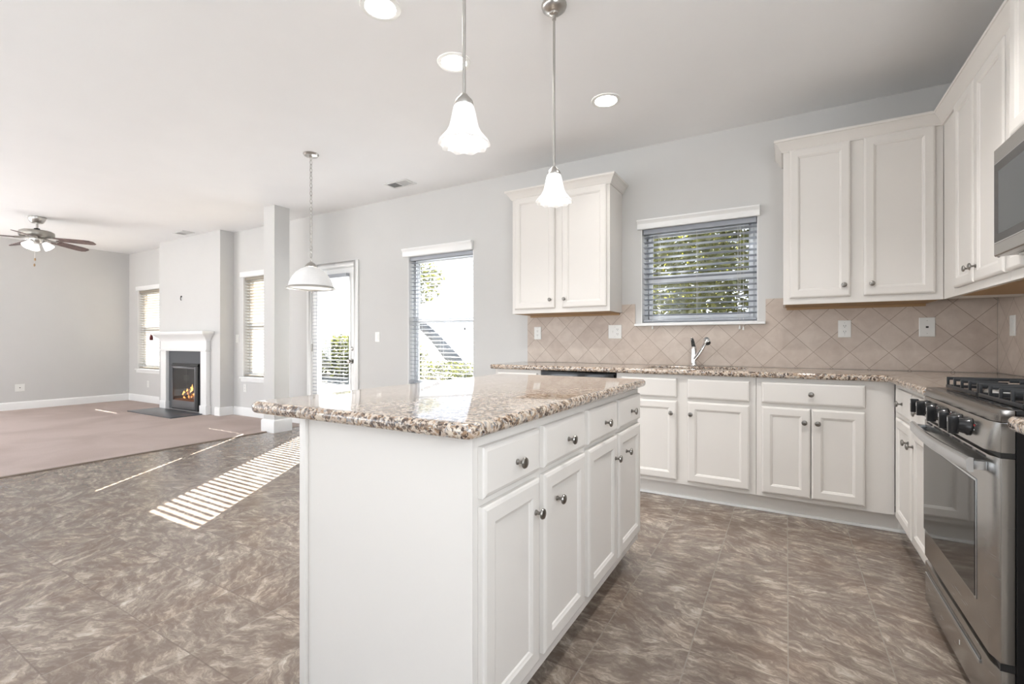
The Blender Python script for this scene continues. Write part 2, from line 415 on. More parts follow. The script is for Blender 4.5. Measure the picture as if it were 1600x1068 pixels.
# column
CX0, CX1, CY0, CY1 = -5.60, -5.38, -.565, -.365
struct(mb().box(CX0, CX1, CY0, CY1, .0, H).build('wall_column', 'wall'))
bp = [(0, .0), (.022, .0), (.022, .135), (.016, .15), (.004, .158), (0, .158)]
def ring(b, x0, x1, y0, y1, prof):
    L = []
    for o, z in prof: L.append([(x0 - o, y0 - o, z), (x1 + o, y0 - o, z), (x1 + o, y1 + o, z), (x0 - o, y1 + o, z)])
    return b.loft(L, False)
struct(ring(mb(), CX0, CX1, CY0, CY1, bp).build('baseboard_column', 'trim'))
bb = [(.0005, .0), (.016, .0), (.016, .105), (.011, .125), (.004, .133), (.0005, .133)]
struct(mb().sweep(bb, [(XL, YF + .01), (XL, 0)], 1).build('baseboard_left', 'trim'))
struct(mb().sweep(bb, [(XL + .017, 0), (BX0 - .017, 0)], 1).build('baseboard_back', 'trim'))
struct(mb().sweep(bb, [(BX0, -.017), (BX0, BY), (-8.80, BY)], -1).build('baseboard_chimney_left', 'trim')) if False else None
struct(mb().sweep(bb, [(-7.40, BY), (BX1, BY), (BX1, -.017)], 1).build('baseboard_chimney', 'trim'))
struct(mb().sweep(bb, [(BX1 + .017, 0), (-5.53, 0)], 1).build('baseboard_back_middle', 'trim'))
struct(mb().sweep(bb, [(-4.535, 0), (-2.19, 0)], 1).build('baseboard_back_right', 'trim'))

# ------------------------------------------------------------------ windows
def window(n, x0, x1, z0, z1, mid, warm=False):
    f = mb()
    y0, y1 = .085, .135; t = .04
    f.box(x0, x0 + t, y0, y1, z0, z1).box(x1 - t, x1, y0, y1, z0, z1).box(x0 + t, x1 - t, y0, y1, z1 - t, z1).box(x0 + t, x1 - t, y0, y1, z0, z0 + t)
    root = f.build('window_%d' % n, 'vinyl', None, .003); struct(root)
    s = mb(); q = .03; a, b = x0 + t, x1 - t
    s.box(a, b, .082, .125, mid - .028, mid + .028).box(a, a + q, .095, .12, z0 + t, mid - .028).box(b - q, b, .095, .12, z0 + t, mid - .028).box(a + q, b - q, .095, .12, z0 + t, z0 + t + q)
    s.box(a, a + q, .105, .13, mid + .028, z1 - t).box(b - q, b, .105, .13, mid + .028, z1 - t).box(a + q, b - q, .105, .13, z1 - t - q, z1 - t)
    s.build('sash', 'vinyl', root, .002)
    mb().box(a + q, b - q, .106, .110, z0 + t + q, mid - .028).build('window_pane', 'pane', root)
    mb().box(a + q, b - q, .116, .120, mid + .028, z1 - t - q).build('window_pane', 'pane', root)
    # painted reveal lining and sill
    l = mb()
    for X0, X1, Z0, Z1 in ((x0, x0 + .006, z0, z1), (x1 - .006, x1, z0, z1), (x0, x1, z1 - .006, z1), (x0, x1, z0, z0 + .006)): l.box(X0, X1, .0, .085, Z0, Z1)
    l.build('reveal', 'trim', root)
    return root
def sill(root, x0, x1, z, dep, th, apron=0):
    mb().box(x0 - .05, x1 + .05, -dep, .0, z - th, z).build('window_sill', 'trim', root, .004)
    if apron: mb().box(x0 - .03, x1 + .03, -.016, -.0005, z - th - apron, z - th).build('apron', 'trim', root, .004)
W = {}
for k in WIN:
    x0, x1, z0, z1 = WIN[k]; W[k] = window(k, x0, x1, z0, z1, {1: 1.33, 2: 1.33, 3: 1.345, 4: 1.645}[k])
sill(W[1], *WIN[1][:2], WIN[1][2] - .001, .035, .022, .05); sill(W[2], *WIN[2][:2], WIN[2][2] - .001, .035, .022, .05)
sill(W[3], *WIN[3][:2], WIN[3][2] - .001, .035, .022, .05); sill(W[4], *WIN[4][:2], WIN[4][2] - .001, .045, .02)
for k in (1, 2):
    x0, x1, z0, z1 = WIN[k]; mb().box(x0 - .065, x1 + .05, -.014, -.0005, z1, z1 + .075).build('head_casing', 'trim', W[k], .004)

def blind(label, x0, x1, z0, z1, yc, tilt, mslat, valance=None, wcord=None, gap=.004, gap_r=None, pitch=.0445, tassels=(), rail=True, wd=.049):
    """horizontal blind hung inside x0..x1; tilt in radians, positive = outer edge up"""
    a, b = x0 + gap, x1 - (gap if gap_r is None else gap_r)
    root = thing('window_blind', label, 'window blind', ((x0 + x1) / 2, yc, z0))
    mb().box(a, b, yc - .026, yc + .026, z1 - .042, z1 - .002).build('head_rail', mslat, root, .003)
    s = mb(); z = z1 - .066; ca, sa = math.cos(tilt), math.sin(tilt); zs = []
    while z > z0 + .045:
        zs.append(z); L = []
        for x in (a, b):
            l = []
            for u, h in ((-.5, 0), (-.25, .0022), (0, .003), (.25, .0022), (.5, 0), (.5, -.0028), (.25, -.0006), (0, .0002), (-.25, -.0006), (-.5, -.0028)):
                l.append((x, yc + u * wd * ca - h * sa, z + u * wd * sa + h * ca))
            L.append(l)
        s.loft(L); z -= pitch
    s.build('slats', mslat, root, angle=60)
    mb().box(a, b, yc - .025, yc + .025, z0 + .008, z0 + .026).build('bottom_rail', mslat, root, .004)
    c = mb()
    for fx in ((.16, .84) if x1 - x0 < .8 else (.15, .5, .85)):
        X = a + (b - a) * fx
        for dy in (-.027, .027): c.tube([(X, yc + dy, z1 - .05), (X, yc + dy, z0 + .02)], .0009, 5)
    c.build('ladder_cords', 'cord', root)
    for X, zt, mm in tassels:
        mb().tube([(X, yc - .034, z1 - .05), (X, yc - .034 - (.03 if zt < z0 else 0), z0 + .05 if zt < z0 else zt + .03), (X, yc - .034 - (.04 if zt < z0 else 0) , zt + .02)], .0011, 5).build('pull_cord', 'cord', root)
        mb().lathe([(.001, .028), (.004, .026), (.006, .016), (.0075, .004), (.0065, 0), (.001, 0)], (X, yc - .034 - (.04 if zt < z0 else 0), zt - .008), seg=12).build('tassel', mm, root)
    if valance:
        vx0, vx1, vz0, vz1, out = valance
        pr = [(0, vz0), (out * .55, vz0), (out * .62, vz0 + .012), (out * .62, vz0 + (vz1 - vz0) * .55), (out * .8, vz0 + (vz1 - vz0) * .72), (out, vz1 - .012), (out, vz1), (0, vz1)]
        pr = [(o, z) for o, z in pr]
        mb().sweep(pr, [(vx0, -.001), (vx1, -.001)], 1).build('valance', 'trim', root, .0015)
    return root
R = math.radians
blind('narrow white horizontal blind over the window left of the fireplace', WIN[1][0] + .008, WIN[1][1] - .008, WIN[1][2] + .007, WIN[1][3] - .006, .045, R(-12), 'slatw')
blind('cream horizontal blind over the window between fireplace and square column', WIN[2][0] + .008, WIN[2][1] - .008, WIN[2][2] + .007, WIN[2][3] - .006, .045, R(-12), 'slatw', gap_r=.052)
blind('tall white open-slatted blind in the window between patio door and left wall cabinet', WIN[3][0] + .008, WIN[3][1] - .008, WIN[3][2] + .007, WIN[3][3] - .006, .045, R(-4), 'slat',
      valance=(-3.80, -2.83, 2.075, 2.165, .05), tassels=((-2.95, 1.24, 'tassel'),))
blind('wide white open-slatted blind in the window above the kitchen sink', WIN[4][0] + .008, WIN[4][1] - .008, WIN[4][2] + .007, WIN[4][3] - .006, .045, R(-9), 'slat',
      valance=(-1.105, -.175, 2.065, 2.142, .05), tassels=((-.975, 1.222, 'plastic'), (-.312, 1.212, 'plastic'), (-.287, 1.205, 'plastic')))

# ------------------------------------------------------------------ patio door
def door():
    x0, x1, z1 = DOOR[0], DOOR[1], DOOR[3]
    c = mb(); w_ = .07
    c.box(x0 - w_ + .005, x0 + .005, -.018, -.0005, 0.007, z1 + w_ - .01).box(x1 - .005, x1 + w_, -.018, -.0005, 0.0, z1 + w_ - .01).box(x0 + .005, x1 - .005, -.018, -.0005, z1 - .01, z1 + w_ - .01)
    root = c.build('door_1', 'trim', None, .004); struct(root)
    j = mb().box(x0, x0 + .018, 0, .15, 0, z1).box(x1 - .018, x1, 0, .15, 0, z1).box(x0 + .018, x1 - .018, 0, .15, z1 - .018, z1)
    j.build('door_frame', 'trim', root, .002)
    a, b, t, y0, y1 = x0 + .02, x1 - .02, z1 - .02, .012, .055
    ga, gb, gz0, gz1 = a + .095, b - .085, .20, 1.945
    l = mb().box(a, ga, y0, y1, .012, t).box(gb, b, y0, y1, .012, t).box(ga, gb, y0, y1, .012, gz0).box(ga, gb, y0, y1, gz1, t)
    leaf = l.build('door_leaf', 'trim', root)
    m = mb()
    for X0, X1, Z0, Z1 in ((ga - .02, ga + .004, gz0 - .02, gz1 + .02), (gb - .004, gb + .02, gz0 - .02, gz1 + .02), (ga + .004, gb - .004, gz0 - .02, gz0 + .004), (ga + .004, gb - .004, gz1 - .004, gz1 + .02)): m.box(X0, X1, y0 - .01, y0 - .0003, Z0, Z1)
    m.build('glass_moulding', 'trim', leaf, .003)
    mb().box(ga, gb, .032, .038, gz0, gz1).build('glass_pane', 'pane', leaf)
    kx = b - .045
    k = mb().lathe([(.001, 0), (.030, 0), (.031, -.006), (.012, -.010), (.010, -.035), (.024, -.042), (.028, -.055), (.022, -.066), (.001, -.068)], (kx, y0, .865), (0, 1, 0), 20)
    k.build('door_knob', 'dnickel', root)
    mb().lathe([(.001, 0), (.026, 0), (.027, -.008), (.018, -.014), (.001, -.014)], (kx, y0, 1.02), (0, 1, 0), 20).build('deadbolt', 'nickel', root)
    for z in (.25, 1.03, 1.80): mb().box(a - .012, a + .004, -.004, .012, z - .05, z + .05).build('hinge', 'nickel', root, .002)
    struct(mb().box(x0, x1, -.01, .16, -.001, .010).build('trim_threshold', 'nickel'))
    return ga, gb, gz0, gz1
ga, gb, gz0, gz1 = door()
blind('white horizontal blind covering the glass of the patio door', ga - .03, gb + .008, gz0, gz1 + .02, -.026, R(5), 'slat', gap=.0, pitch=.0445, wd=.029, tassels=((ga + .02, .95, 'plastic'),))

# ------------------------------------------------------------------ cabinetry pieces
class Fr:
    """local frame on a cabinet face: a along the run, z up, c outwards"""
    def __init__(s, o, u, n): s.o = Vector(o); s.u = Vector(u); s.n = Vector(n)
    def p(s, a, z, c): return s.o + s.u * a + s.n * c + Vector((0, 0, z))
FB = Fr((0, -.6065, 0), (1, 0, 0), (0, -1, 0))       # back base face, a = x
FR = Fr((.5365, 0, 0), (0, -1, 0), (-1, 0, 0))       # right base face, a = -y
FU = Fr((0, -.331, 0), (1, 0, 0), (0, -1, 0))        # back uppers
FUR = Fr((.808, 0, 0), (0, -1, 0), (-1, 0, 0))       # right uppers
FI = Fr((-.66, 0, 0), (0, 1, 0), (1, 0, 0))          # island face, a = y
def fbox(b, F, a0, a1, z0, z1, c0, c1):
    P = F.p; return b.hexa([P(a0, z0, c0), P(a1, z0, c0), P(a1, z0, c1), P(a0, z0, c1), P(a0, z1, c0), P(a1, z1, c0), P(a1, z1, c1), P(a0, z1, c1)])
def rects(b, F, a0, a1, z0, z1, steps):
    L = [[F.p(a0 + i, z0 + i, c), F.p(a1 - i, z0 + i, c), F.p(a1 - i, z1 - i, c), F.p(a0 + i, z1 - i, c)] for i, c in steps]
    return b.loft(L)
def cdoor(F, a0, a1, z0, z1, parent):
    return rects(mb(), F, a0, a1, z0, z1, [(0, .0008), (0, .014), (.004, .018), (.011, .0205), (.048, .0205), (.053, .0175), (.058, .0155), (.061, .0115)]).build('door', 'cab', parent, smooth=False)
def cdrawer(F, a0, a1, z0, z1, parent, name='drawer'):
    return rects(mb(), F, a0, a1, z0, z1, [(0, .0008), (0, .014), (.004, .018), (.012, .0205)]).build(name, 'cab', parent, smooth=False)
def knob(F, a, z, parent, c=.0205):
    pr = [(.001, 0), (.0085, 0), (.008, .003), (.005, .006), (.0045, .014), (.007, .018), (.0145, .021), (.016, .024), (.014, .028), (.008, .0305), (.001, .031)]
    return mb().lathe(pr, F.p(a, z, c), F.n, 20).build('knob', 'dnickel', parent)
def carcass(F, a0, a1, z0, z1, dep, parent, stiles, rails, top=False, und=None):
    """open box of panels with a face frame; stiles = vertical members (a0,a1), rails = (z0,z1)"""
    b = mb(); t = .016
    fbox(b, F, a0, a0 + t, z0, z1, -dep, -.019); fbox(b, F, a1 - t, a1, z0, z1, -dep, -.019)
    fbox(b, F, a0 + t, a1 - t, z0, z0 + t, -dep, -.019); fbox(b, F, a0 + t, a1 - t, z0, z1, -dep, -dep + .006)
    if top: fbox(b, F, a0 + t, a1 - t, z1 - t, z1, -dep + .006, -.019)
    b.build('carcass', 'cab', parent)
    f = mb()
    for s0, s1 in stiles: fbox(f, F, s0, s1, z0, z1, -.019, 0)
    ss = sorted(stiles)
    for (p0, p1), (q0, q1) in zip(ss, ss[1:]):
        for r0, r1 in rails: fbox(f, F, p1, q0, r0, r1, -.019, 0)
    f.build('face_frame', 'cab', parent, smooth=False)
    if und:
        u = mb(); fbox(u, F, a0 + .012, a1 - .012, z0 - .002, z0 - .0003, -dep + .004, -.022); u.build('underside', 'wood', parent)
        u = mb(); fbox(u, F, a0 + .02, a1 - .02, z0 - .020, z0 - .002, -dep + .004, -dep + .022); u.build('hanging_rail', 'wood', parent)

BT = .876; BB = .112
DZ0, DZ1, OZ0, OZ1 = .717, .850, .140, .692
def base(name, label, F, a0, a1, cols, drawers, knobs, false=False, endst=None, dep=.58, loc=None, stl=.036):
    c = F.p((a0 + a1) / 2, 0, -dep / 2)
    r = thing(name, label, 'cabinet', c)
    st = [(a0, cols[0][0] + .012)]
    for (p, q), (p2, q2) in zip(cols, cols[1:]):
        if p2 - q > .012: st.append((q - .012, p2 + .012))
    st.append((cols[-1][1] - .012, a1))
    carcass(F, a0, a1, BB, BT, dep, r, st, [(BB, OZ0 + .012), (OZ1 - .012, DZ0 + .012), (DZ1 - .012, BT)])
    for p, q in drawers: cdrawer(F, p, q, DZ0, DZ1, r, 'false_drawer_front' if false else 'drawer')
    for p, q in cols: cdoor(F, p, q, OZ0, OZ1, r)
    for a, z in knobs: knob(F, a, z, r)
    return r
KZ = .608
base('base_cabinet', 'off-white base cabinet at the far left end of the sink run beside the dishwasher', FB, -2.17, -1.735, [(-2.14, -1.765)], [(-2.14, -1.765)], [(-1.80, KZ), (-1.95, .783)])
base('sink_base_cabinet', 'off-white sink base cabinet with two doors and two blank panels without knobs', FB, -1.10, -.172, [(-1.058, -.665), (-.593, -.209)], [(-1.058, -.665), (-.593, -.209)], [(-.700, KZ), (-.570, KZ)], True)
base('base_cabinet', 'off-white base cabinet right of the sink with one wide drawer above two doors', FB, -.170, .535, [(-.139, .127), (.131, .398)], [(-.139, .398)], [(.094, KZ), (.164, KZ), (.1295, .783)])
r = base('corner_base_cabinet', 'off-white base cabinet between the inside corner and the stove, two drawers over two doors', FR, .628, 1.476, [(.742, 1.105), (1.135, 1.455)], [(.742, 1.105), (1.135, 1.455)], [(.925, .783), (1.295, .783), (1.07, KZ), (1.17, KZ)])
base('base_cabinet', 'off-white base cabinet at the right edge of the view, nearer than the stove', FR, 2.335, 2.90, [(2.37, 2.865)], [(2.37, 2.865)], [(2.60, .783), (2.83, KZ)])
# toe kicks
def kick(name, F, a0, a1, rec, q=True):
    b = mb(); fbox(b, F, a0, a1, 0.0005, BB - .001, -rec - .015, -rec); o = b.build(name, 'cab'); struct(o)
    if q: fbox(mb(), F, a0, a1, .0005, .02, -rec, -rec + .014).build('shoe_moulding', 'trim', o, .005)
kick('trim_2', FB, -2.17, .60, .055)
kick('trim_3', FR, .53, 1.476, .07); kick('trim_4', FR, 2.335, 2.90, .07)

# dishwasher
r = thing('dishwasher', 'black dishwasher under the counter left of the sink', 'dishwasher', (-1.42, -.32, 0))
mb().box(-1.722, -1.112, -.60, -.05, .10, .866).build('body', 'black', r)
mb().box(-1.718, -1.116, -.632, -.6005, .14, .78).build('door', 'black', r, .004)
mb().box(-1.718, -1.116, -.630, -.6005, .785, .862).build('control_panel', 'black', r, .004)
mb().box(-1.66, -1.17, -.641, -.6305, .795, .81).build('handle', 'dnickel', r, .003)

# counters
def curve_slab(name, outlines, z0, z1, rad, m, res=4, basept=(0, 0, 0)):
    cu = bpy.data.curves.new(name, 'CURVE'); cu.dimensions = '2D'; cu.fill_mode = 'BOTH'
    cu.extrude = (z1 - z0) / 2 - rad; cu.bevel_depth = rad; cu.bevel_resolution = res; cu.offset = -rad
    for ol in outlines:
        sp = cu.splines.new('POLY'); sp.points.add(len(ol) - 1); sp.use_cyclic_u = True
        for i, (x, y) in enumerate(ol): sp.points[i].co = (x, y, 0, 1)
    o = bpy.data.objects.new(name, cu); COL.objects.link(o)
    me = bpy.data.meshes.new_from_object(o.evaluated_get(bpy.context.evaluated_depsgraph_get()))
    bpy.data.objects.remove(o); 
    bm = bmesh.new(); bm.from_mesh(me); bmesh.ops.remove_doubles(bm, verts=bm.verts, dist=1e-5)
    bmesh.ops.recalc_face_normals(bm, faces=bm.faces)
    for v in bm.verts: v.co.z += (z0 + z1) / 2; v.co -= Vector(basept)
    bm.to_mesh(me); bm.free(); me.materials.clear(); me.materials.append(M[m]); me.shade_smooth(); me.set_sharp_from_angle(angle=R(40))
    ob = bpy.data.objects.new(name, me); ob.location = basept; COL.objects.link(ob); return ob
def rounded(pts, rs, n=6):
    out = []; L = len(pts)
    for i, p in enumerate(pts):
        p = Vector(p); a = (Vector(pts[i - 1]) - p).normalized(); b = (Vector(pts[(i + 1) % L]) - p).normalized(); r = rs[i]
        if r <= 0: out.append(tuple(p)); continue
        p0, p1 = p + a * r, p + b * r
        for k in range(n + 1):
            t = k / n; out.append(tuple(p0 * (1 - t) ** 2 + p * 2 * t * (1 - t) + p1 * t * t))
    return out
CT = .914; CB = .8765
c = curve_slab('countertop', [rounded([(-2.215, -.002), (-2.215, -.647), (.493, -.647), (.493, -1.478), (XR - .003, -1.478), (XR - .003, -.002)], [.005, .03, .04, .01, .005, .005]),
                              rounded([(-.94, -.13), (-.94, -.50), (-.25, -.50), (-.25, -.13)], [.05] * 4)], CB, CT, .014, 'granite', basept=(-.6, -.33, CB))
tag(c, 'L-shaped speckled brown granite counter along the sink wall to the stove', 'countertop')
c = curve_slab('countertop', [rounded([(.493, -2.333), (.493, -2.92), (XR - .003, -2.92), (XR - .003, -2.333)], [.02, .01, .005, .005])], CB, CT, .014, 'granite', basept=(.8, -2.6, CB))
tag(c, 'short granite counter piece at the right edge, on the near side of the stove', 'countertop')
# sink
r = thing('kitchen_sink', 'stainless undermount sink sunk in the granite below the window', 'sink', (-.595, -.315, .70))
b = mb()
def rr(x0, x1, y0, y1, z, rad): return [(x, y, z) for x, y in rounded([(x0, y0), (x0, y1), (x1, y1), (x1, y0)], [rad] * 4, 5)]
b.loft([rr(-.955, -.235, -.515, -.115, .8755, .05), rr(-.938, -.252, -.498, -.132, .8755, .05), rr(-.93, -.26, -.49, -.14, .72, .05), rr(-.90, -.29, -.46, -.17, .70, .05)], False)
b.f.append(tuple(range(len(b.v) - len(rr(0, 1, 0, 1, 0, .05)), len(b.v))))
b.build('basin', 'steelb', r)
mb().lathe([(.001, .001), (.035, .001), (.04, .004), (.044, .0005)], (-.595, -.315, .7005), seg=20).build('drain', 'chrome', r)
# faucet
r = thing('faucet', 'chrome single-lever kitchen faucet with pull-out spray head behind the sink', 'faucet', (-.637, -.085, CT))
fx, fy = -.637, -.085
mb().lathe([(.001, 0), (.030, 0), (.030, .006), (.024, .014), (.022, .03), (.022, .135), (.019, .150), (.014, .155), (.001, .156)], (fx, fy, CT + .0005), seg=24).build('body', 'chrome', r)
mb().loft([[(fx - .016, fy - .012, CT + .15), (fx + .016, fy - .012, CT + .15), (fx + .016, fy + .014, CT + .15), (fx - .016, fy + .014, CT + .15)],
           [(fx - .020, fy - .020, CT + .20), (fx + .006, fy - .020, CT + .20), (fx + .006, fy - .008, CT + .20), (fx - .020, fy - .008, CT + .20)],
           [(fx - .022, fy - .036, CT + .225), (fx + .000, fy - .036, CT + .225), (fx + .000, fy - .028, CT + .225), (fx - .022, fy - .028, CT + .225)]]).build('lever', 'chrome', r, .004)
pts = []
P0, P1, P2 = Vector((fx + .008, fy - .004, CT + .055)), Vector((fx + .06, fy - .05, CT + .12)), Vector((fx + .105, fy - .11, CT + .192))
for k in range(9): t = k / 8; pts.append(P0 * (1 - t) ** 2 + P1 * 2 * t * (1 - t) + P2 * t * t)
mb().tube(pts, [.017, .017, .0165, .016, .0155, .015, .0145, .0145, .0145], 16).build('spout', 'chrome', r)
h = mb().lathe([(.001, -.020), (.014, -.019), (.022, -.008), (.024, .006), (.024, .030), (.021, .036), (.016, .038)], (fx + .112, fy - .125, CT + .205), (.25, -.5, -.55), 20)
sh = h.build('spray_head', 'chrome', r)
mb().lathe([(.001, .001), (.0155, .001), (.0155, -.004), (.001, -.004)], Vector((fx + .112, fy - .125, CT + .205)) + Vector((.25, -.5, -.55)).normalized() * .038, (.25, -.5, -.55), 20).build('nozzle', 'slot', sh)

# backsplash
o = mb()
for x0, x1, z0, z1 in ((-2.182, -1.128, CT + .0005, 1.431), (-1.128, -.137, CT + .0005, 1.240), (-.137, XR - .009, CT + .0005, 1.431)): o.box(x0, x1, -.008, -.0008, z0, z1)
struct(o.build('wall_backsplash', 'splashx'))
struct(mb().box(XR - .008, XR - .0008, -2.92, -.0088, CT + .0005, 1.431).build('wall_backsplash_right', 'splashy'))

# ------------------------------------------------------------------ wall cabinets
UB, UT = 1.36, 2.42
crown = [(0, 2.395), (.010, 2.395), (.012, 2.402), (.016, 2.405), (.022, 2.418), (.038, 2.442), (.047, 2.450), (.050, 2.455), (.055, 2.457), (.055, 2.472), (0, 2.472)]
def upper(label, F, a0, a1, cols, knobs, dep=.328, ub=UB, ut=UT, group=None):
    r = thing('wall_cabinet', label, 'cabinet', F.p((a0 + a1) / 2, ub, -dep / 2), group)
    st = [(a0, cols[0][0] + .012)]
    for (p, q), (p2, q2) in zip(cols, cols[1:]): st.append((q - .012, p2 + .012))
    st.append((cols[-1][1] - .012, a1))
    carcass(F, a0, a1, ub, ut, dep, r, st, [(ub, ub + .052), (ut - .035, ut)], True, True)
    for p, q in cols: cdoor(F, p, q, ub + .04, ut - .022, r)
    for a, z in knobs: knob(F, a, z, r)
    return r
ua = upper('off-white two-door wall cabinet between the tall window and the sink window', FU, -2.163, -1.245, [(-2.131, -1.735), (-1.662, -1.27)], [(-1.772, 1.472), (-1.638, 1.472)])
mb().sweep(crown, [(-2.163, -.001), (-2.163, -.3312), (-1.245, -.3312), (-1.245, -.001)], -1 if False else 1).build('crown_moulding', 'cab', ua, smooth=False)
ub_ = upper('off-white two-door wall cabinet right of the sink window', FU, -.02, .806, [(.017, .354), (.423, .767)], [(.318, 1.472), (.462, 1.472)])
uc = upper('off-white wall cabinet on the right wall in the corner, pair of narrow doors', FUR, .552, 1.297, [(.600, .905), (.924, 1.286)], [(.872, 1.472), (.958, 1.472)], dep=.326)
mb().box(XR - .33, XR - .003, -.5505, -.3325, UB, UT).build('corner_filler', 'cab', uc)
ud = upper('narrow off-white wall cabinet partly hidden behind the microwave', FUR, 1.299, 1.483, [(1.306, 1.478)], [(1.33, 1.472)], dep=.326)
mb().sweep(crown, [(-.02, -.001), (-.02, -.3312), (.8078, -.3312)], 1)
cr = mb().sweep(crown, [(-.02, -.001), (-.02, -.3312), (.8078, -.3312), (.8078, -1.4835)], 1).build('crown_moulding', 'cab')
tag(cr, 'off-white crown moulding along the top of the right-hand wall cabinets', 'moulding')
FT = Fr((.765, 0, 0), (0, -1, 0), (-1, 0, 0))
ue = upper('off-white cabinet above the microwave at the upper right edge, reaching higher than its neighbours', FT, 1.486, 2.262, [(1.497, 1.868), (1.880, 2.251)], [(1.84, 1.95), (1.91, 1.95)], dep=.37, ub=1.862, ut=2.66)

# ------------------------------------------------------------------ island
IX0, IX1, IY0, IY1 = -1.30, -.66, -3.105, -1.635
r = thing('kitchen_island', 'off-white kitchen island with four drawers over four doors', 'kitchen island', ((IX0 + IX1) / 2, (IY0 + IY1) / 2, 0))
b = mb(); b.box(IX0, IX0 + .018, IY0, IY1, .0, BT); b.box(IX0 + .018, IX1 - .019, IY1 - .018, IY1, .0 + .1, BT); b.box(IX0 + .018, IX1 - .019, IY0 + .018, IY1 - .018, .1, .116)
b.build('carcass', 'cab', r)
mb().box(IX0 + .018, IX1 - .019, IY0, IY0 + .018, .1, BT).build('end_panel', 'cab', r)
mb().box(IX0 - .006, IX0 + .022, IY0 - .012, IY0 - .0003, 0, BT).build('corner_trim', 'cab', r, .002)
mb().box(IX0 + .018, IX1 - .08, IY0 + .0, IY0 + .018, 0, .1).box(IX1 - .095, IX1 - .08, IY0 + .018, IY1 - .018, 0.0, .1).box(IX0 + .018, IX1 - .08, IY1 - .018, IY1, 0, .1).build('toe_kick', 'cab', r)
cols = [(-3.035, -2.772), (-2.744, -2.405), (-2.374, -2.028), (-2.004, -1.652)]
cols[0] = (-3.095 + .0, -2.776)
f = mb(); ss = [(IY0, cols[0][0] + .012)] + [(cols[i][1] - .012, cols[i + 1][0] + .012) for i in range(3)] + [(cols[3][1] - .012, IY1)]
ss[0] = (IY0, IY0 + .04)
for a0, a1 in ss: fbox(f, FI, a0, a1, .1, BT, -.019, 0)
for (p0, p1), (q0, q1) in zip(ss, ss[1:]):
    for z0, z1 in ((.1, .155), (.68, .735), (.835, BT)): fbox(f, FI, p1, q0, z0, z1, -.019, 0)
f.build('face_frame', 'cab', r, smooth=False)
ICOL = [(-3.082, -2.778), (-2.746, -2.41), (-2.372, -2.03), (-2.003, -1.654)]
for i, (p, q) in enumerate(ICOL):
    d = cdrawer(FI, p, q, .718, .846, r); knob(FI, (p + q) / 2 + .01, .776, d)
    d = cdoor(FI, p, q, .145, .697, r); knob(FI, (q - .032) if i % 2 == 0 else (p + .085 if i == 1 else p + .10), .602, d)
c = curve_slab('countertop', [rounded([(-1.50, -3.165), (-.622, -3.165), (-.622, -1.600), (-1.50, -1.600)], [.035, .035, .035, .035])], CB, CT, .016, 'granite', 5, ((-1.06, -2.38, CB)))
tag(c, 'large glossy speckled granite slab on top of the kitchen island', 'countertop')

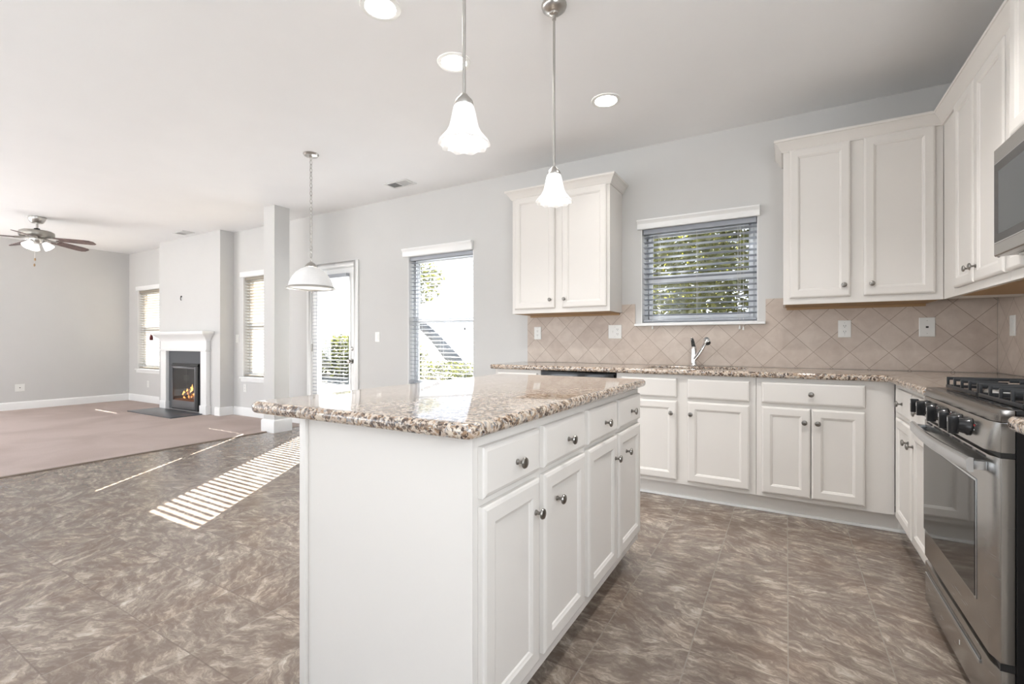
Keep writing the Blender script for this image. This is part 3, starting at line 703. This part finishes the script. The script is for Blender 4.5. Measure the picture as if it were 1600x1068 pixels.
# ------------------------------------------------------------------ gas range
def stove():
    r = thing('gas_range', 'stainless steel gas range with black cast iron grates on the right wall', 'stove', (.80, -1.875, 0))
    ya, yb = -1.487, -2.262     # far and near sides
    mb().box(.535, 1.11, ya, yb, .03, .885).build('body', 'black', r, .003)
    for x, y in ((.58, ya - .04), (.58, yb + .04), (1.05, ya - .04), (1.05, yb + .04)): mb().lathe([(.018, 0), (.018, .03)], (x, y, .0), seg=12).build('leg', 'slot', r)
    ch = .045
    def front(z0, z1, xf, xf2=None, c=ch, xb=.534):
        """faceted front: flat face with bevelled ends; xf bottom, xf2 top"""
        xf2 = xf if xf2 is None else xf2
        L = []
        for z, x in ((z0, xf), (z1, xf2)):
            L.append([(xb, ya, z), (xb - .012, ya, z), (x, ya - c * .5, z), (x, yb + c, z), (xb - .030, yb, z), (xb, yb, z)])
        return mb().loft(L)
    front(.885, .920, .492, .497).build('cooktop_edge', 'darksteel', r, .004)
    mb().box(.5345, 1.11, ya, yb, .8855, .9195).build('cooktop', 'black', r, .003)
    front(.802, .8845, .482, .492).build('control_panel', 'steel', r, .003)
    s = mb().box(.5335, .5365, yb - .001, yb - .0002, .81, .87)
    front(.788, .8015, .505).build('vent_gap', 'slot', r)
    # oven door with a window
    d = front(.228, .7875, .492).build('oven_door', 'steel', r, .003)
    mb().box(.4895, .4918, -1.505, -2.125, .335, .695).build('window_trim', 'steell', d, .001)
    mb().box(.4880, .4894, -1.512, -2.118, .342, .688).build('oven_window', 'ovglass', d)
    v = mb()
    for k in range(6):
        y = ya - .06 - k * .115; mb().box(.4903, .4918, y, y - .075, .776, .782).build('vent_slot', 'slot', d)
    for k in range(12): z = .745 - k * .016; v.box(.5075, .5091, yb + .030, yb + .026, z - .009, z)
    v.build('side_louvres', 'slot', d)
    h = mb(); n = 19; L = []
    for k in range(n):
        t = k / (n - 1); y = ya - .012 + (yb + .047 - (ya - .012)) * t; x = .449 - .016 * math.sin(PI * t)
        L.append([(x + .013, y, .733), (x + .004, y, .731), (x - .002, y, .738), (x - .003, y, .768), (x + .004, y, .775), (x + .013, y, .773)])
    h.loft(L); h.build('handle', 'steell', d, angle=50)
    for y in (ya - .03, yb + .06): mb().box(.4625, .4918, y - .012, y + .012, .740, .766).build('handle_bracket', 'steell', d, .003)
    front(.208, .2275, .510).build('door_gap', 'slot', r)
    w_ = front(.045, .2075, .494).build('storage_drawer', 'steel', r, .003)
    mb().box(.488, .4938, ya - .05, yb + .11, .158, .170).build('drawer_pull', 'steell', w_, .002)
    mb().box(.4925, .4938, ya - .05, yb + .11, .1705, .182).build('pull_recess', 'darksteel', w_)
    mb().box(.4932, .4938, -1.952, -1.956, .105, .120).build('badge', 'white', w_)
    # bevelled end emblem plate on the near corner of the panel
    e = mb(); e.hexa([(.4995 - .0004, yb + .030, .812), (.5180, yb + .009, .812), (.5185, yb + .0085, .8125), (.5, yb + .0295, .8125), (.4995, yb + .030, .868), (.5180, yb + .009, .868), (.5185, yb + .0085, .868), (.5, yb + .0295, .868)])
    # knobs
    for i, y in enumerate((-1.575, -1.675, -1.83, -1.985, -2.085)):
        o = Vector((.4865, y, .845)); nn = (-1, 0, .12)
        k = mb().lathe([(.001, 0), (.026, 0), (.028, .004), (.024, .010), (.0215, .024), (.0215, .030), (.001, .030)], o, nn, 24).build('burner_knob', 'knobblk', r)
        mb().box(o.x - .052, o.x - .026, y - .0075, y + .0075, .845 - .024, .845 + .030).build('grip', 'knobblk', k, .003)
        mb().box(o.x - .0526, o.x - .0521, y - .002, y + .002, .845 + .012, .845 + .024).build('pointer', 'white', k)
        mb().box(o.x + .0006, o.x - .0002 , y - .040, y - .034, .852, .858).build('panel_mark', 'red', r)
        mb().box(o.x + .0022, o.x + .0, y - .040, y - .034, .838, .843).build('panel_mark', 'white', r)
    # burners
    for x in (.68, .96):
        for y in (-1.67, -2.08):
            b = mb().lathe([(.001, 0), (.052, 0), (.050, .008), (.040, .014), (.040, .018), (.001, .018)], (x, y, .9197), seg=24).build('burner', 'nickel', r)
            mb().lathe([(.001, 0), (.036, 0), (.036, .006), (.030, .009), (.001, .009)], (x, y, .9379), seg=24).build('burner_cap', 'iron', b)
    # two continuous grates
    for y0, y1 in ((ya - .03, -1.865), (-1.885, yb + .03)):
        g = mb(); zt = .965; x0, x1 = .560, 1.075
        def bar(p, q, w=.007, hgt=.012):
            p, q = Vector(p), Vector(q); t = (q - p).normalized(); s_ = Vector((-t.y, t.x, 0)) * w / 2
            g.hexa([p - s_ - Vector((0, 0, hgt)), q - s_ - Vector((0, 0, hgt)), q + s_ - Vector((0, 0, hgt)), p + s_ - Vector((0, 0, hgt)), p - s_, q - s_, q + s_, p + s_])
        # lower frame
        for y in (y0, y1): bar((x0, y, .934), (x1, y, .934))
        for x in (x0, x1): bar((x, y0, .934), (x, y1, .934))
        n = 5
        for k in range(n):
            y = y0 + (y1 - y0) * k / (n - 1)
            for x in (x0 + .003, x1 - .003): g.box(x - .004, x + .004, y - .0045, y + .0045, .921, zt)
            if k in (0, n - 1): bar((x0, y, zt), (x1, y, zt))
            else:
                bar((x0, y, zt), (x0 + .10, y, zt)); bar((x0 + .155, y, zt), (x0 + .36, y, zt)); bar((x0 + .415, y, zt), (x1, y, zt))
        bar((.8175, y0, zt), (.8175, y1, zt))
        g.build('grate', 'iron', r, .0015)
stove()

# microwave
r = thing('microwave', 'stainless over-the-range microwave with dark glass door at the right edge', 'microwave', (.92, -1.875, 1.44))
ya, yb = -1.4865, -2.262
mb().box(.735, 1.128, ya, yb, 1.442, 1.858).build('body', 'darksteel', r, .002)
d = rects(mb(), Fr((.7345, 0, 0), (0, -1, 0), (-1, 0, 0)), 1.4865, 2.10, 1.440, 1.858, [(0, 0), (0, .026), (.004, .030)]).build('door', 'steel', r, smooth=False)
Fm = Fr((.7045, 0, 0), (0, -1, 0), (-1, 0, 0))
rects(mb(), Fm, 1.497, 2.06, 1.487, 1.800, [(0, 0), (0, .0012), (.002, .002)]).build('door_trim', 'steell', d, smooth=False)
rects(mb(), Fm, 1.503, 2.056, 1.492, 1.795, [(0, .002), (0, .003)]).build('door_window', 'mwglass', d, smooth=False)
rects(mb(), Fm, 1.545, 2.0, 1.52, 1.76, [(0, .003), (0, .0034)]).build('mesh_screen', mat('mesh_screen', (.07, .075, .08), .3), d, smooth=False)
rects(mb(), Fr((.7345, 0, 0), (0, -1, 0), (-1, 0, 0)), 2.102, 2.262, 1.440, 1.858, [(0, 0), (0, .026), (.004, .030)]).build('control_panel', 'mwglass', r, smooth=False)
mb().tube([(.672, -2.085, 1.50), (.672, -2.085, 1.80)], .009, 12).build('handle', 'steell', r)
mb().box(.76, 1.10, ya - .05, yb + .05, 1.434, 1.4415).build('bottom_vent', 'plastic', r, .001)
mb().box(.765, .78, ya - .08, ya - .11, 1.428, 1.4335).build('latch', 'slot', r, .001)

# ------------------------------------------------------------------ outlets and switches
def plate(name, label, F, a, z, w_, h_, kind, cat):
    r = rects(mb(), F, a - w_ / 2, a + w_ / 2, z - h_ / 2, z + h_ / 2, [(0, .0006), (.0, .003), (.003, .0055)]).build(name, 'plastic', smooth=False)
    tag(r, label, cat)
    def sub(nm, a0, a1, z0, z1, c0, c1, m): 
        b = mb(); fbox(b, F, a0, a1, z0, z1, c0, c1); b.build(nm, m, r)
    for k, ac in kind:
        if k == 'outlet':
            for dz in (-.02, .02):
                sub('receptacle', a + ac - .016, a + ac + .016, z + dz - .014, z + dz + .014, .0054, .0072, 'plastic')
                for da in (-.006, .006): sub('slot', a + ac + da - .0012, a + ac + da + .0012, z + dz - .002, z + dz + .007, .0072, .0075, 'slot')
                sub('slot', a + ac - .002, a + ac + .002, z + dz - .010, z + dz - .006, .0072, .0075, 'slot')
        elif k == 'rocker': sub('rocker', a + ac - .016, a + ac + .016, z - .033, z + .033, .0054, .0085, 'plastic')
        elif k == 'toggle':
            sub('toggle', a + ac - .005, a + ac + .005, z - .008, z + .012, .0054, .0125, 'plastic')
        elif k == 'jack': sub('jack', a + ac - .007, a + ac + .007, z - .006, z + .006, .0054, .0065, 'slot')
    for dz in (-.042, .042): sub('screw', a - .002, a + .002, z + dz - .002, z + dz + .002, .0054, .006, 'nickel')
    return r
Fw = Fr((0, 0, 0), (1, 0, 0), (0, -1, 0)); Fs = Fr((0, -.008, 0), (1, 0, 0), (0, -1, 0))
plate('power_outlet', 'white outlet on the tile under the left wall cabinet, left of the other plate', Fs, -2.07, 1.19, .075, .12, [('outlet', 0)], 'outlet')
plate('switch_plate', 'white double plate with switch and outlet on the tile left of the sink window', Fs, -1.306, 1.195, .118, .12, [('toggle', -.024), ('outlet', .024)], 'switch')
plate('power_outlet', 'white two-socket outlet on the tile under the right wall cabinet', Fs, .352, 1.197, .075, .12, [('outlet', 0)], 'outlet')
plate('phone_jack', 'white jack plate on the tile close to the kitchen corner', Fs, .795, 1.203, .082, .125, [('jack', 0)], 'wall plate')
plate('switch_plate', 'white plate on the right wall tile under the corner wall cabinet', Fr((XR - .008, 0, 0), (0, -1, 0), (-1, 0, 0)), .24, 1.20, .075, .12, [('rocker', 0)], 'switch')
plate('light_switch', 'white light switch between the patio door and the tall window', Fw, -4.226, 1.165, .075, .12, [('rocker', 0)], 'switch')
plate('light_switch', 'white light switch just right of the chimney breast', Fw, -7.176, 1.155, .075, .12, [('toggle', 0)], 'switch')
plate('power_outlet', 'white outlet low on the wall below the window by the square column', Fw, -6.975, .42, .075, .12, [('outlet', 0)], 'outlet')
plate('power_outlet', 'white outlet low on the wall under the leftmost window', Fw, -10.03, .34, .075, .12, [('outlet', 0)], 'outlet')
plate('wall_jack', 'square white wall plate low on the far left wall', Fr((XL, 0, 0), (0, 1, 0), (1, 0, 0)), -1.476, .36, .115, .12, [('jack', 0)], 'wall plate')

# ------------------------------------------------------------------ fireplace
def fireplace():
    r = thing('fireplace', 'white mantel fireplace with lit gas insert on the chimney breast', 'fireplace', (-8.11, -.26, 0))
    f0 = -.262; yb = BY - .0008
    lx = [(-8.948, -8.775), (-7.705, -7.541)]
    for a, b in lx: mb().box(a, b, f0, yb, .007, .985).box(a - .012, b + .012, f0 - .012, yb, .007, .14).build('mantel_leg', 'trim', r, .004)
    mb().box(-8.948, -7.541, f0, yb, .986, 1.18).build('frieze', 'trim', r, .003)
    pr = [(0, .962), (.012, .962), (.018, .972), (.018, .985), (0, .985)]
    mb().sweep(pr, [(-8.95, yb - .001), (-8.95, f0 - .0005), (-7.539, f0 - .0005), (-7.539, yb - .001)], 1).build('astragal', 'trim', r)
    pr = [(0, 1.12), (.008, 1.12), (.012, 1.135), (.018, 1.15), (.045, 1.185), (.085, 1.215), (.095, 1.225), (.095, 1.238), (0, 1.238)]
    mb().sweep(pr, [(-8.95, yb - .001), (-8.95, f0 - .0005), (-7.539, f0 - .0005), (-7.539, yb - .001)], 1).build('mantel_moulding', 'trim', r)
    mb().box(-9.06, -7.43, f0 - .11, yb, 1.2385, 1.268).build('mantel_shelf', 'trim', r, .006)
    s = mb(); s.box(-8.774, -8.621, -.216, yb, .024, .985).box(-7.814, -7.706, -.216, yb, .024, .985).box(-8.621, -7.814, -.216, yb, .766, .985)
    s.build('slate_surround', 'slate', r)
    # gas insert: steel box recessed in the breast
    x0, x1, z0, z1 = -8.62, -7.815, .03, .765
    b = mb(); b.box(x0, x0 + .02, -.235, -.03, z0, z1).box(x1 - .02, x1, -.235, -.03, z0, z1).box(x0, x1, -.235, -.03, z1 - .05, z1).box(x0, x1, -.235, -.03, z0, z0 + .02).box(x0, x1, -.030, -.018, z0, z1)
    ins = b.build('firebox', 'slot', r)
    mb().box(x0 + .0, x1, -.252, -.236, .722, .742).build('hood', 'slot', ins, .002)
    d = mb(); a0, a1, c0, c1 = x0 + .015, x1 - .06, .055, .715
    d.box(a0, a0 + .035, -.250, -.238, c0, c1).box(a1 - .035, a1, -.250, -.238, c0, c1).box(a0 + .035, a1 - .035, -.250, -.238, c1 - .03, c1).box(a0 + .035, a1 - .035, -.250, -.238, c0, .175)
    b2 = mb().box(a1 + .001, x1 - .001, -.246, -.236, z0, .72).box(a0, a1, -.246, -.236, z0, .054).build('side_strip', 'slot', ins)
    fr = d.build('firebox_door', 'fgrey', ins, .003)
    mb().box(a0 + .035, a1 - .035, -.244, -.241, .175, c1 - .03).build('firebox_glass', 'fpane', fr)
    mb().box(x0 + .04, x1 - .06, -.225, -.05, .052, .19).build('ember_bed', 'ember', ins, .01)
    for i, (p, q, rad) in enumerate((((-8.40, -.15, .225), (-7.95, -.13, .245), .04), ((-8.34, -.18, .25), (-8.02, -.10, .40), .036), ((-8.16, -.19, .26), (-7.95, -.12, .44), .03), ((-8.42, -.10, .27), (-8.14, -.17, .35), .032))):
        p, q = Vector(p), Vector(q)
        pts = [p.lerp(q, t) + Vector((0, 0, .008 * math.sin(7 * t + i))) for t in (0, .2, .4, .6, .8, 1)]
        mb().tube(pts, [rad * .8, rad, rad * .9, rad, rad * .95, rad * .7], 10).build('log', 'log', ins)
    rnd = random.Random(3)
    for i, (x, h) in enumerate(((-8.42, .08), (-8.34, .12), (-8.24, .15), (-8.16, .20), (-8.08, .16), (-8.00, .14), (-8.29, .09))):
        y = -.14 + rnd.uniform(-.03, .03)
        mb().lathe([(.002, 0), (.022, h * .15), (.026, h * .3), (.016, h * .6), (.006, h * .85), (.001, h)], (x, y, .24), (rnd.uniform(-.15, .2), 0, 1), 8).build('flame', 'flame', ins)
fireplace()
o = at(-8.30, -.48, 0); o.box(-9.0, -7.62, -.70, -.275, .0065, .022); o = o.build('hearth_slab', 'slate', None, .002)
tag(o, 'dark slate hearth slab lying on the carpet before the fireplace', 'hearth')
o = at(-9.065, -.34, 1.19); o.lathe([(.001, .055), (.008, .05), (.012, .035), (.022, .01), (.026, -.035), (.018, -.05), (.001, -.052)], (-9.08, -.34, 1.185), seg=12); o.tube([(-9.08, -.34, 1.235), (-9.075, -.34, 1.262), (-9.064, -.34, 1.27)], .003, 6)
tag(o.build('hanging_tassel', 'tag'), 'small dark red tassel hanging off the left end of the mantel shelf', 'tassel')
o = at(-8.40, BY, 1.85); o.lathe([(.001, 0), (.014, 0), (.013, .012), (.001, .014)], (-8.40, BY - .0006, 1.835), (0, -1, 0), 12)
o.tube([(-8.40, BY - .012, 1.835), (-8.39, BY - .02, 1.79), (-8.385, BY - .012, 1.77)], .006, 6)
tag(o.build('cable_stub', 'slot'), 'short dark cable stub poking from the chimney breast above the mantel', 'cable')

# ------------------------------------------------------------------ ceiling things
def downlight(x, y, label, vis=True):
    r = thing('recessed_light', label, 'ceiling light', (x, y, H), 'recessed kitchen ceiling lights')
    mb().lathe([(.100, -.0005), (.098, -.005), (.078, -.0065), (.074, -.004)], (x, y, H), seg=40, caps=False).build('trim_ring', 'plastic', r)
    mb().lathe([(.001, -.003), (.075, -.003), (.075, -.0008), (.001, -.0008)], (x, y, H), seg=40).build('lens', 'lampdisc', r)
    d = bpy.data.lights.new('recessed_lamp', 'AREA'); d.shape = 'DISK'; d.size = .15; d.energy = 1.0 if y > -1 else 3.6; d.spread = math.radians(115); d.color = (1, .98, .96)
    o = bpy.data.objects.new('recessed_lamp', d); COL.objects.link(o); o.location = (0, 0, -.012); o.parent = r
for x, y, l in ((-1.75, -2.35, 'round recessed ceiling light cut by the top edge, nearest of three'), (-1.715, -1.795, 'round recessed ceiling light seen just behind the nearer pendant rod'), (-1.08, -.908, 'round recessed ceiling light nearest the sink window wall'),
                (.02, -1.80, 'added recessed ceiling light, out of view above the aisle between island and stove')): downlight(x, y, l)  # last one is added out of view to brighten the aisle

def vent(x, y, label):
    r = thing('ceiling_vent', label, 'air vent', (x, y, H))
    w_, h_ = .31, .17; z = H - .0006
    b = mb(); b.box(x - w_ / 2, x + w_ / 2, y - h_ / 2, y - h_ / 2 + .025, z - .008, z).box(x - w_ / 2, x + w_ / 2, y + h_ / 2 - .025, y + h_ / 2, z - .008, z)
    for a, c in ((-w_ / 2, -w_ / 2 + .025), (-.01, .01), (w_ / 2 - .025, w_ / 2)): b.box(x + a, x + c, y - h_ / 2 + .025, y + h_ / 2 - .025, z - .008, z)
    b.build('vent_frame', 'louver', r)
    mb().box(x - w_ / 2 + .02, x + w_ / 2 - .02, y - h_ / 2 + .02, y + h_ / 2 - .02, z - .0012, z).build('duct', mat('duct_dark', (.18, .18, .18), .7), r)
    l = mb()
    for s_, x0 in ((-1, x - w_ / 2 + .03), (1, x + .015)):
        for k in range(9):
            xx = x0 + k * .0125
            l.hexa([(xx, y - .055, z - .008), (xx + .002, y - .055, z - .008), (xx + .002, y + .055, z - .008), (xx, y + .055, z - .008),
                    (xx + s_ * .006, y - .055, z - .0015), (xx + s_ * .006 + .002, y - .055, z - .0015), (xx + s_ * .006 + .002, y + .055, z - .0015), (xx + s_ * .006, y + .055, z - .0015)])
    l.build('louvers', 'louver', r, smooth=False)
vent(-3.52, -.36, 'white ceiling vent above the wall between patio door and tall window'); vent(-7.95, -.38, 'white ceiling vent above the chimney breast')

def pendant(x, y, label):
    r = thing('pendant_light', label, 'pendant light', (x, y, H), 'bell pendants over the island')
    mb().lathe([(.001, -.001), (.062, -.001), (.063, -.008), (.058, -.022), (.042, -.036), (.024, -.042), (.022, -.050), (.010, -.056), (.001, -.056)], (x, y, H), seg=32).build('canopy', 'nickel', r)
    mb().tube([(x, y, H - .055), (x, y, H - .075)], .010, 12).build('coupling', 'nickel', r)
    zt = 1.967
    mb().tube([(x, y, H - .07), (x, y, zt)], .0062, 12).build('rod', 'nickel', r)
    mb().lathe([(.001, 0), (.012, 0), (.016, -.006), (.030, -.022), (.034, -.036), (.033, -.040), (.001, -.040)], (x, y, zt + .004), seg=28).build('shade_holder', 'nickel', r)
    def wob(R_, z, a, j):
        k = max(0, j - 4) / 4; return (R_ * (1 + .028 * k * math.cos(10 * a)), z - .004 * k * math.cos(10 * a))
    pr = [(.030, 0), (.036, -.010), (.041, -.030), (.046, -.055), (.052, -.080), (.062, -.100), (.076, -.118), (.088, -.132), (.0905, -.139), (.086, -.141), (.072, -.124), (.058, -.104), (.048, -.080), (.042, -.055), (.037, -.030), (.030, -.010), (.026, 0)]
    mb().lathe(pr, (x, y, zt - .030), seg=60, wob=lambda R_, z, a, j: wob(R_, z, a, min(j, 16 - j)), caps=False).build('bell_shade', 'alab', r, angle=70)
    mb().lathe([(.001, .03), (.012, .028), (.014, 0), (.022, -.02), (.026, -.04), (.020, -.058), (.001, -.066)], (x, y, zt - .07), seg=16).build('bulb', mat('bulb_glow', (1, 1, 1), .5, emit=(1, .95, .88), es=3), r)
    return r
pendant(-.976, -2.706, 'frosted bell pendant over the island, larger in view and hanging nearer')
pendant(-.995, -1.928, 'frosted bell pendant over the far end of the island, its canopy in view')

def dinette():
    x, y = -3.652, -1.337
    r = thing('pendant_light', 'large dome pendant on a chain hanging left of the patio door view', 'pendant light', (x, y, H))
    mb().lathe([(.001, -.001), (.066, -.001), (.066, -.006), (.056, -.018), (.020, -.024), (.012, -.032), (.001, -.032)], (x, y, H), seg=32).build('canopy', 'nickel', r)
    ch = mb(); z = H - .040; k = 0; L = .034
    while z > 1.83:
        n = (1, 0, 0) if k % 2 else (0, 1, 0)
        q = Vector(n)
        # oval link as a closed tube
        pts = []
        for j in range(13):
            a = 2 * PI * j / 12; s_ = .0105 * math.cos(a); t_ = .0205 * math.sin(a)
            pts.append((x + (s_ if k % 2 == 0 else 0), y + (s_ if k % 2 else 0), z + t_))
        ch.tube(pts, .0029, 6, False); z -= .0345; k += 1
    ch.build('chain', 'nickel', r)
    mb().tube([(x + .002, y, H - .03), (x - .003, y + .003, 2.4), (x + .003, y - .002, 2.1), (x, y, 1.80)], .0013, 6).build('wire', 'cord', r)
    mb().lathe([(.001, .055), (.008, .055), (.010, .040), (.022, .034), (.040, .020), (.052, .004), (.054, -.004), (.001, -.004)], (x, y, 1.775), seg=32).build('cap', 'nickel', r)
    pr = [(.045, 0), (.085, -.018), (.125, -.048), (.155, -.088), (.178, -.135), (.190, -.180), (.184, -.180), (.172, -.135), (.149, -.090), (.120, -.052), (.082, -.023), (.045, -.006)]
    mb().lathe(pr, (x, y, 1.770), seg=56, caps=False).build('dome_shade', 'dome', r, angle=70)
    mb().lathe([(.186, .010), (.196, .004), (.206, -.006), (.207, -.012), (.198, -.012), (.186, -.006), (.184, .002), (.186, .010)], (x, y, 1.588), seg=56, caps=False).build('rim', 'nickel', r)
    mb().lathe([(.001, .03), (.014, .028), (.016, 0), (.030, -.03), (.030, -.055), (.018, -.072), (.001, -.078)], (x, y, 1.74), seg=20).build('bulb', mat('bulb_glow_large', (1, 1, 1), .5, emit=(1, .95, .88), es=6), r)
dinette()

def fan():
    x, y = -8.67, -1.82
    r = thing('ceiling_fan', 'brushed nickel ceiling fan with five dark blades and lit glass shades', 'ceiling fan', (x, y, H))
    mb().lathe([(.001, -.001), (.092, -.001), (.094, -.012), (.080, -.045), (.066, -.072), (.055, -.080), (.001, -.080)], (x, y, H), seg=32).build('canopy', 'nickel', r)
    mb().tube([(x, y, H - .078), (x, y, H - .17)], .014, 14).build('downrod', 'nickel', r)
    mb().lathe([(.001, .0), (.028, .0), (.032, -.012), (.028, -.024), (.001, -.024)], (x, y, H - .150), seg=20).build('coupling', 'slot', r)
    zt = H - .175
    mb().lathe([(.001, 0), (.08, -.001), (.150, -.010), (.172, -.022), (.176, -.038), (.176, -.078), (.168, -.090), (.120, -.100), (.06, -.104), (.001, -.104)], (x, y, zt), seg=48).build('motor_housing', 'fannickel', r)
    zb = 2.485
    for k in range(5):
        a = R(42 + 72 * k); u = Vector((math.cos(a), math.sin(a), 0)); v = Vector((-math.sin(a), math.cos(a), 0)); o = Vector((x, y, zb)); up = Vector((0, 0, 1))
        pit = -.24; vv = v * math.cos(pit) + up * math.sin(pit)
        L = []
        for t, w_ in ((.205, .045), (.23, .056), (.40, .064), (.58, .068), (.635, .060), (.668, .034)):
            c = o + u * t - up * (.03 * (t - .2) / .45); n = u.cross(vv).normalized() * .0035
            L.append([c - vv * w_ - n, c + vv * w_ - n, c + vv * w_ + n, c - vv * w_ + n])
        b = mb().loft(L).build('fan_blade', 'blade', r, smooth=False)
        q = mb()
        for s_ in (-1, 1):
            p = [o + u * .10 + v * .012 * s_ + up * .012, o + u * .15 + v * .045 * s_, o + u * .20 + v * .050 * s_ - up * .002, o + u * .245 + vv * .030 * s_ - up * .004]
            q.tube(p, [.007, .007, .007, .006], 8)
        q.tube([o + u * .09 + up * .014, o + u * .17, o + u * .25 - up * .005], .008, 8)
        q.build('blade_iron', 'nickel', b)
    mb().lathe([(.001, 0), (.070, 0), (.078, -.012), (.074, -.050), (.060, -.070), (.030, -.078), (.001, -.080)], (x, y, zt - .104), seg=32).build('light_kit', 'nickel', r)
    for k in range(3):
        a = R(-62 + 120 * k); d = Vector((math.cos(a) * .8, math.sin(a) * .8, -1)).normalized(); o = Vector((x, y, zt - .150)) + Vector((math.cos(a), math.sin(a), 0)) * .062
        mb().lathe([(.001, -.01), (.020, -.01), (.026, .008), (.028, .02), (.001, .02)], o, d, 16).build('lamp_socket', 'nickel', r)
        mb().lathe([(.024, .012), (.030, .022), (.040, .045), (.052, .080), (.060, .108), (.057, .108), (.049, .080), (.037, .045), (.027, .024)], o, d, 28, caps=False).build('lamp_shade', 'fanglass', r, angle=70)
        mb().lathe([(.001, .02), (.016, .03), (.022, .06), (.017, .085), (.001, .092)], o, d, 14).build('bulb', mat('fan_bulb_glow', (1, 1, 1), .5, emit=(1, .96, .9), es=7), r)
    for i, (dx, dy, zl) in enumerate(((-.02, -.02, 2.155), (.025, -.025, 2.225))):
        c = mb().tube([(x + dx, y + dy, zt - .175), (x + dx, y + dy, zl)], .0016, 5).build('pull_chain', 'cord', r)
        mb().lathe([(.001, 0), (.007, -.003), (.010, -.018), (.009, -.034), (.001, -.040)], (x + dx, y + dy, zl), seg=12).build('pull_fob', 'wood', c)
fan()

# ------------------------------------------------------------------ garden
g = at(-4, 14, -.5); g.quad((-40, .2, -.35), (20, .2, -.35), (20, 45, .4), (-40, 45, .4)); g.quad((-40, .2, -.45), (-40, 45, .3), (20, 45, .3), (20, .2, -.45))
g.quad((-40, .2, -.45), (20, .2, -.45), (20, .2, -.35), (-40, .2, -.35))
struct(g.build('ground_garden', 'ground'))
struct(at(-6, 2, -.35).box(-11, -2.2, .162, 3.4, -.40, -.12).build('ground_bounce_slab', 'patio'))  # slab added outside to bounce sunlight up to the ceiling
g = at(-4, -14, -.5); g.box(-30, 20, -40, -7.2, -.5, -.35); struct(g.build('ground_front', 'patio'))  # unseen front ground, in the same concrete to bounce sky light indoors
def foliage(name, label, boxes, n, size, m, cat, seed):
    rn = random.Random(seed); b = mb()
    tot = sum((q[1] - q[0]) * (q[3] - q[2]) * (q[5] - q[4]) for q in boxes)
    for q in boxes:
        k = int(n * (q[1] - q[0]) * (q[3] - q[2]) * (q[5] - q[4]) / tot)
        cx, cy, cz = (q[0] + q[1]) / 2, (q[2] + q[3]) / 2, (q[4] + q[5]) / 2; hx, hy, hz = (q[1] - q[0]) / 2, (q[3] - q[2]) / 2, (q[5] - q[4]) / 2
        for _ in range(k):
            d = Vector((rn.gauss(0, 1), rn.gauss(0, 1), rn.gauss(0, 1))).normalized() * rn.random() ** .33
            p = Vector((cx + d.x * hx, cy + d.y * hy, cz + d.z * hz))
            u = Vector((rn.uniform(-1, 1), rn.uniform(-1, 1), rn.uniform(-.6, .6))).normalized(); v = u.cross(Vector((rn.uniform(-1, 1), rn.uniform(-1, 1), rn.uniform(-1, 1)))).normalized()
            s_ = size * rn.uniform(.6, 1.3)
            b.quad(p - u * s_, p + v * s_ * .45, p + u * s_, p - v * s_ * .45)
    return b
def shrub(name, label, c, trunk, boxes, n, size, m, seed, cat='tree', group=None):
    r = thing(name, label, cat, c, group)
    foliage(name, label, boxes, n, size, m, cat, seed).build('foliage', m, r, smooth=False)
    if trunk: mb().tube(*trunk).build('trunk', 'bark', r)
    return r
shrub('evergreen_tree', 'dense dark green evergreen seen through the blind above the sink, right half', (.4, 3.85, -.3), ([(.4, 3.85, -.3), (.45, 3.85, 1.2), (.4, 3.85, 4)], [.12, .1, .05], 10), [(-2.0, 2.8, 3.0, 4.7, -.2, 5.6)], 17000, .075, 'leaf', 1, group=None)
shrub('evergreen_tree', 'lighter green leafy tree seen through the blind above the sink, left half', (-2.8, 6.3, -.3), ([(-2.8, 6.3, -.3), (-2.75, 6.3, 1.2), (-2.9, 6.3, 4.8)], [.10, .08, .04], 10), [(-5.2, -.6, 5.0, 7.6, -.2, 8.4)], 26000, .075, 'leaf', 2)
shrub('garden_tree', 'leaning grey tree trunk outside the tall window beside the patio door', (-9.6, 7.2, -.25), ([(-8.0, 7.2, -.25), (-8.5, 7.2, .5), (-9.3, 7.2, 1.25), (-10.4, 7.3, 2.0), (-11.2, 7.4, 2.6)], [.26, .22, .17, .13, .08], 12), [(-12.4, -9.4, 6.4, 8.6, 2.2, 4.0)], 2500, .07, 'leaf2', 3)
shrub('garden_shrub', 'low pale green shrub below the leaning trunk outside the tall window', (-8.0, 5.6, -.2), None, [(-9.4, -5.6, 5.1, 6.3, -.4, .62)], 4200, .05, 'leaf2', 4, 'shrub')
shrub('garden_shrub', 'grey-green bush seen through the patio door glass', (-14.5, 8.5, -.2), None, [(-17.5, -10.8, 7.6, 9.8, -.5, 1.45)], 7000, .09, 'leaf2', 5, 'shrub')
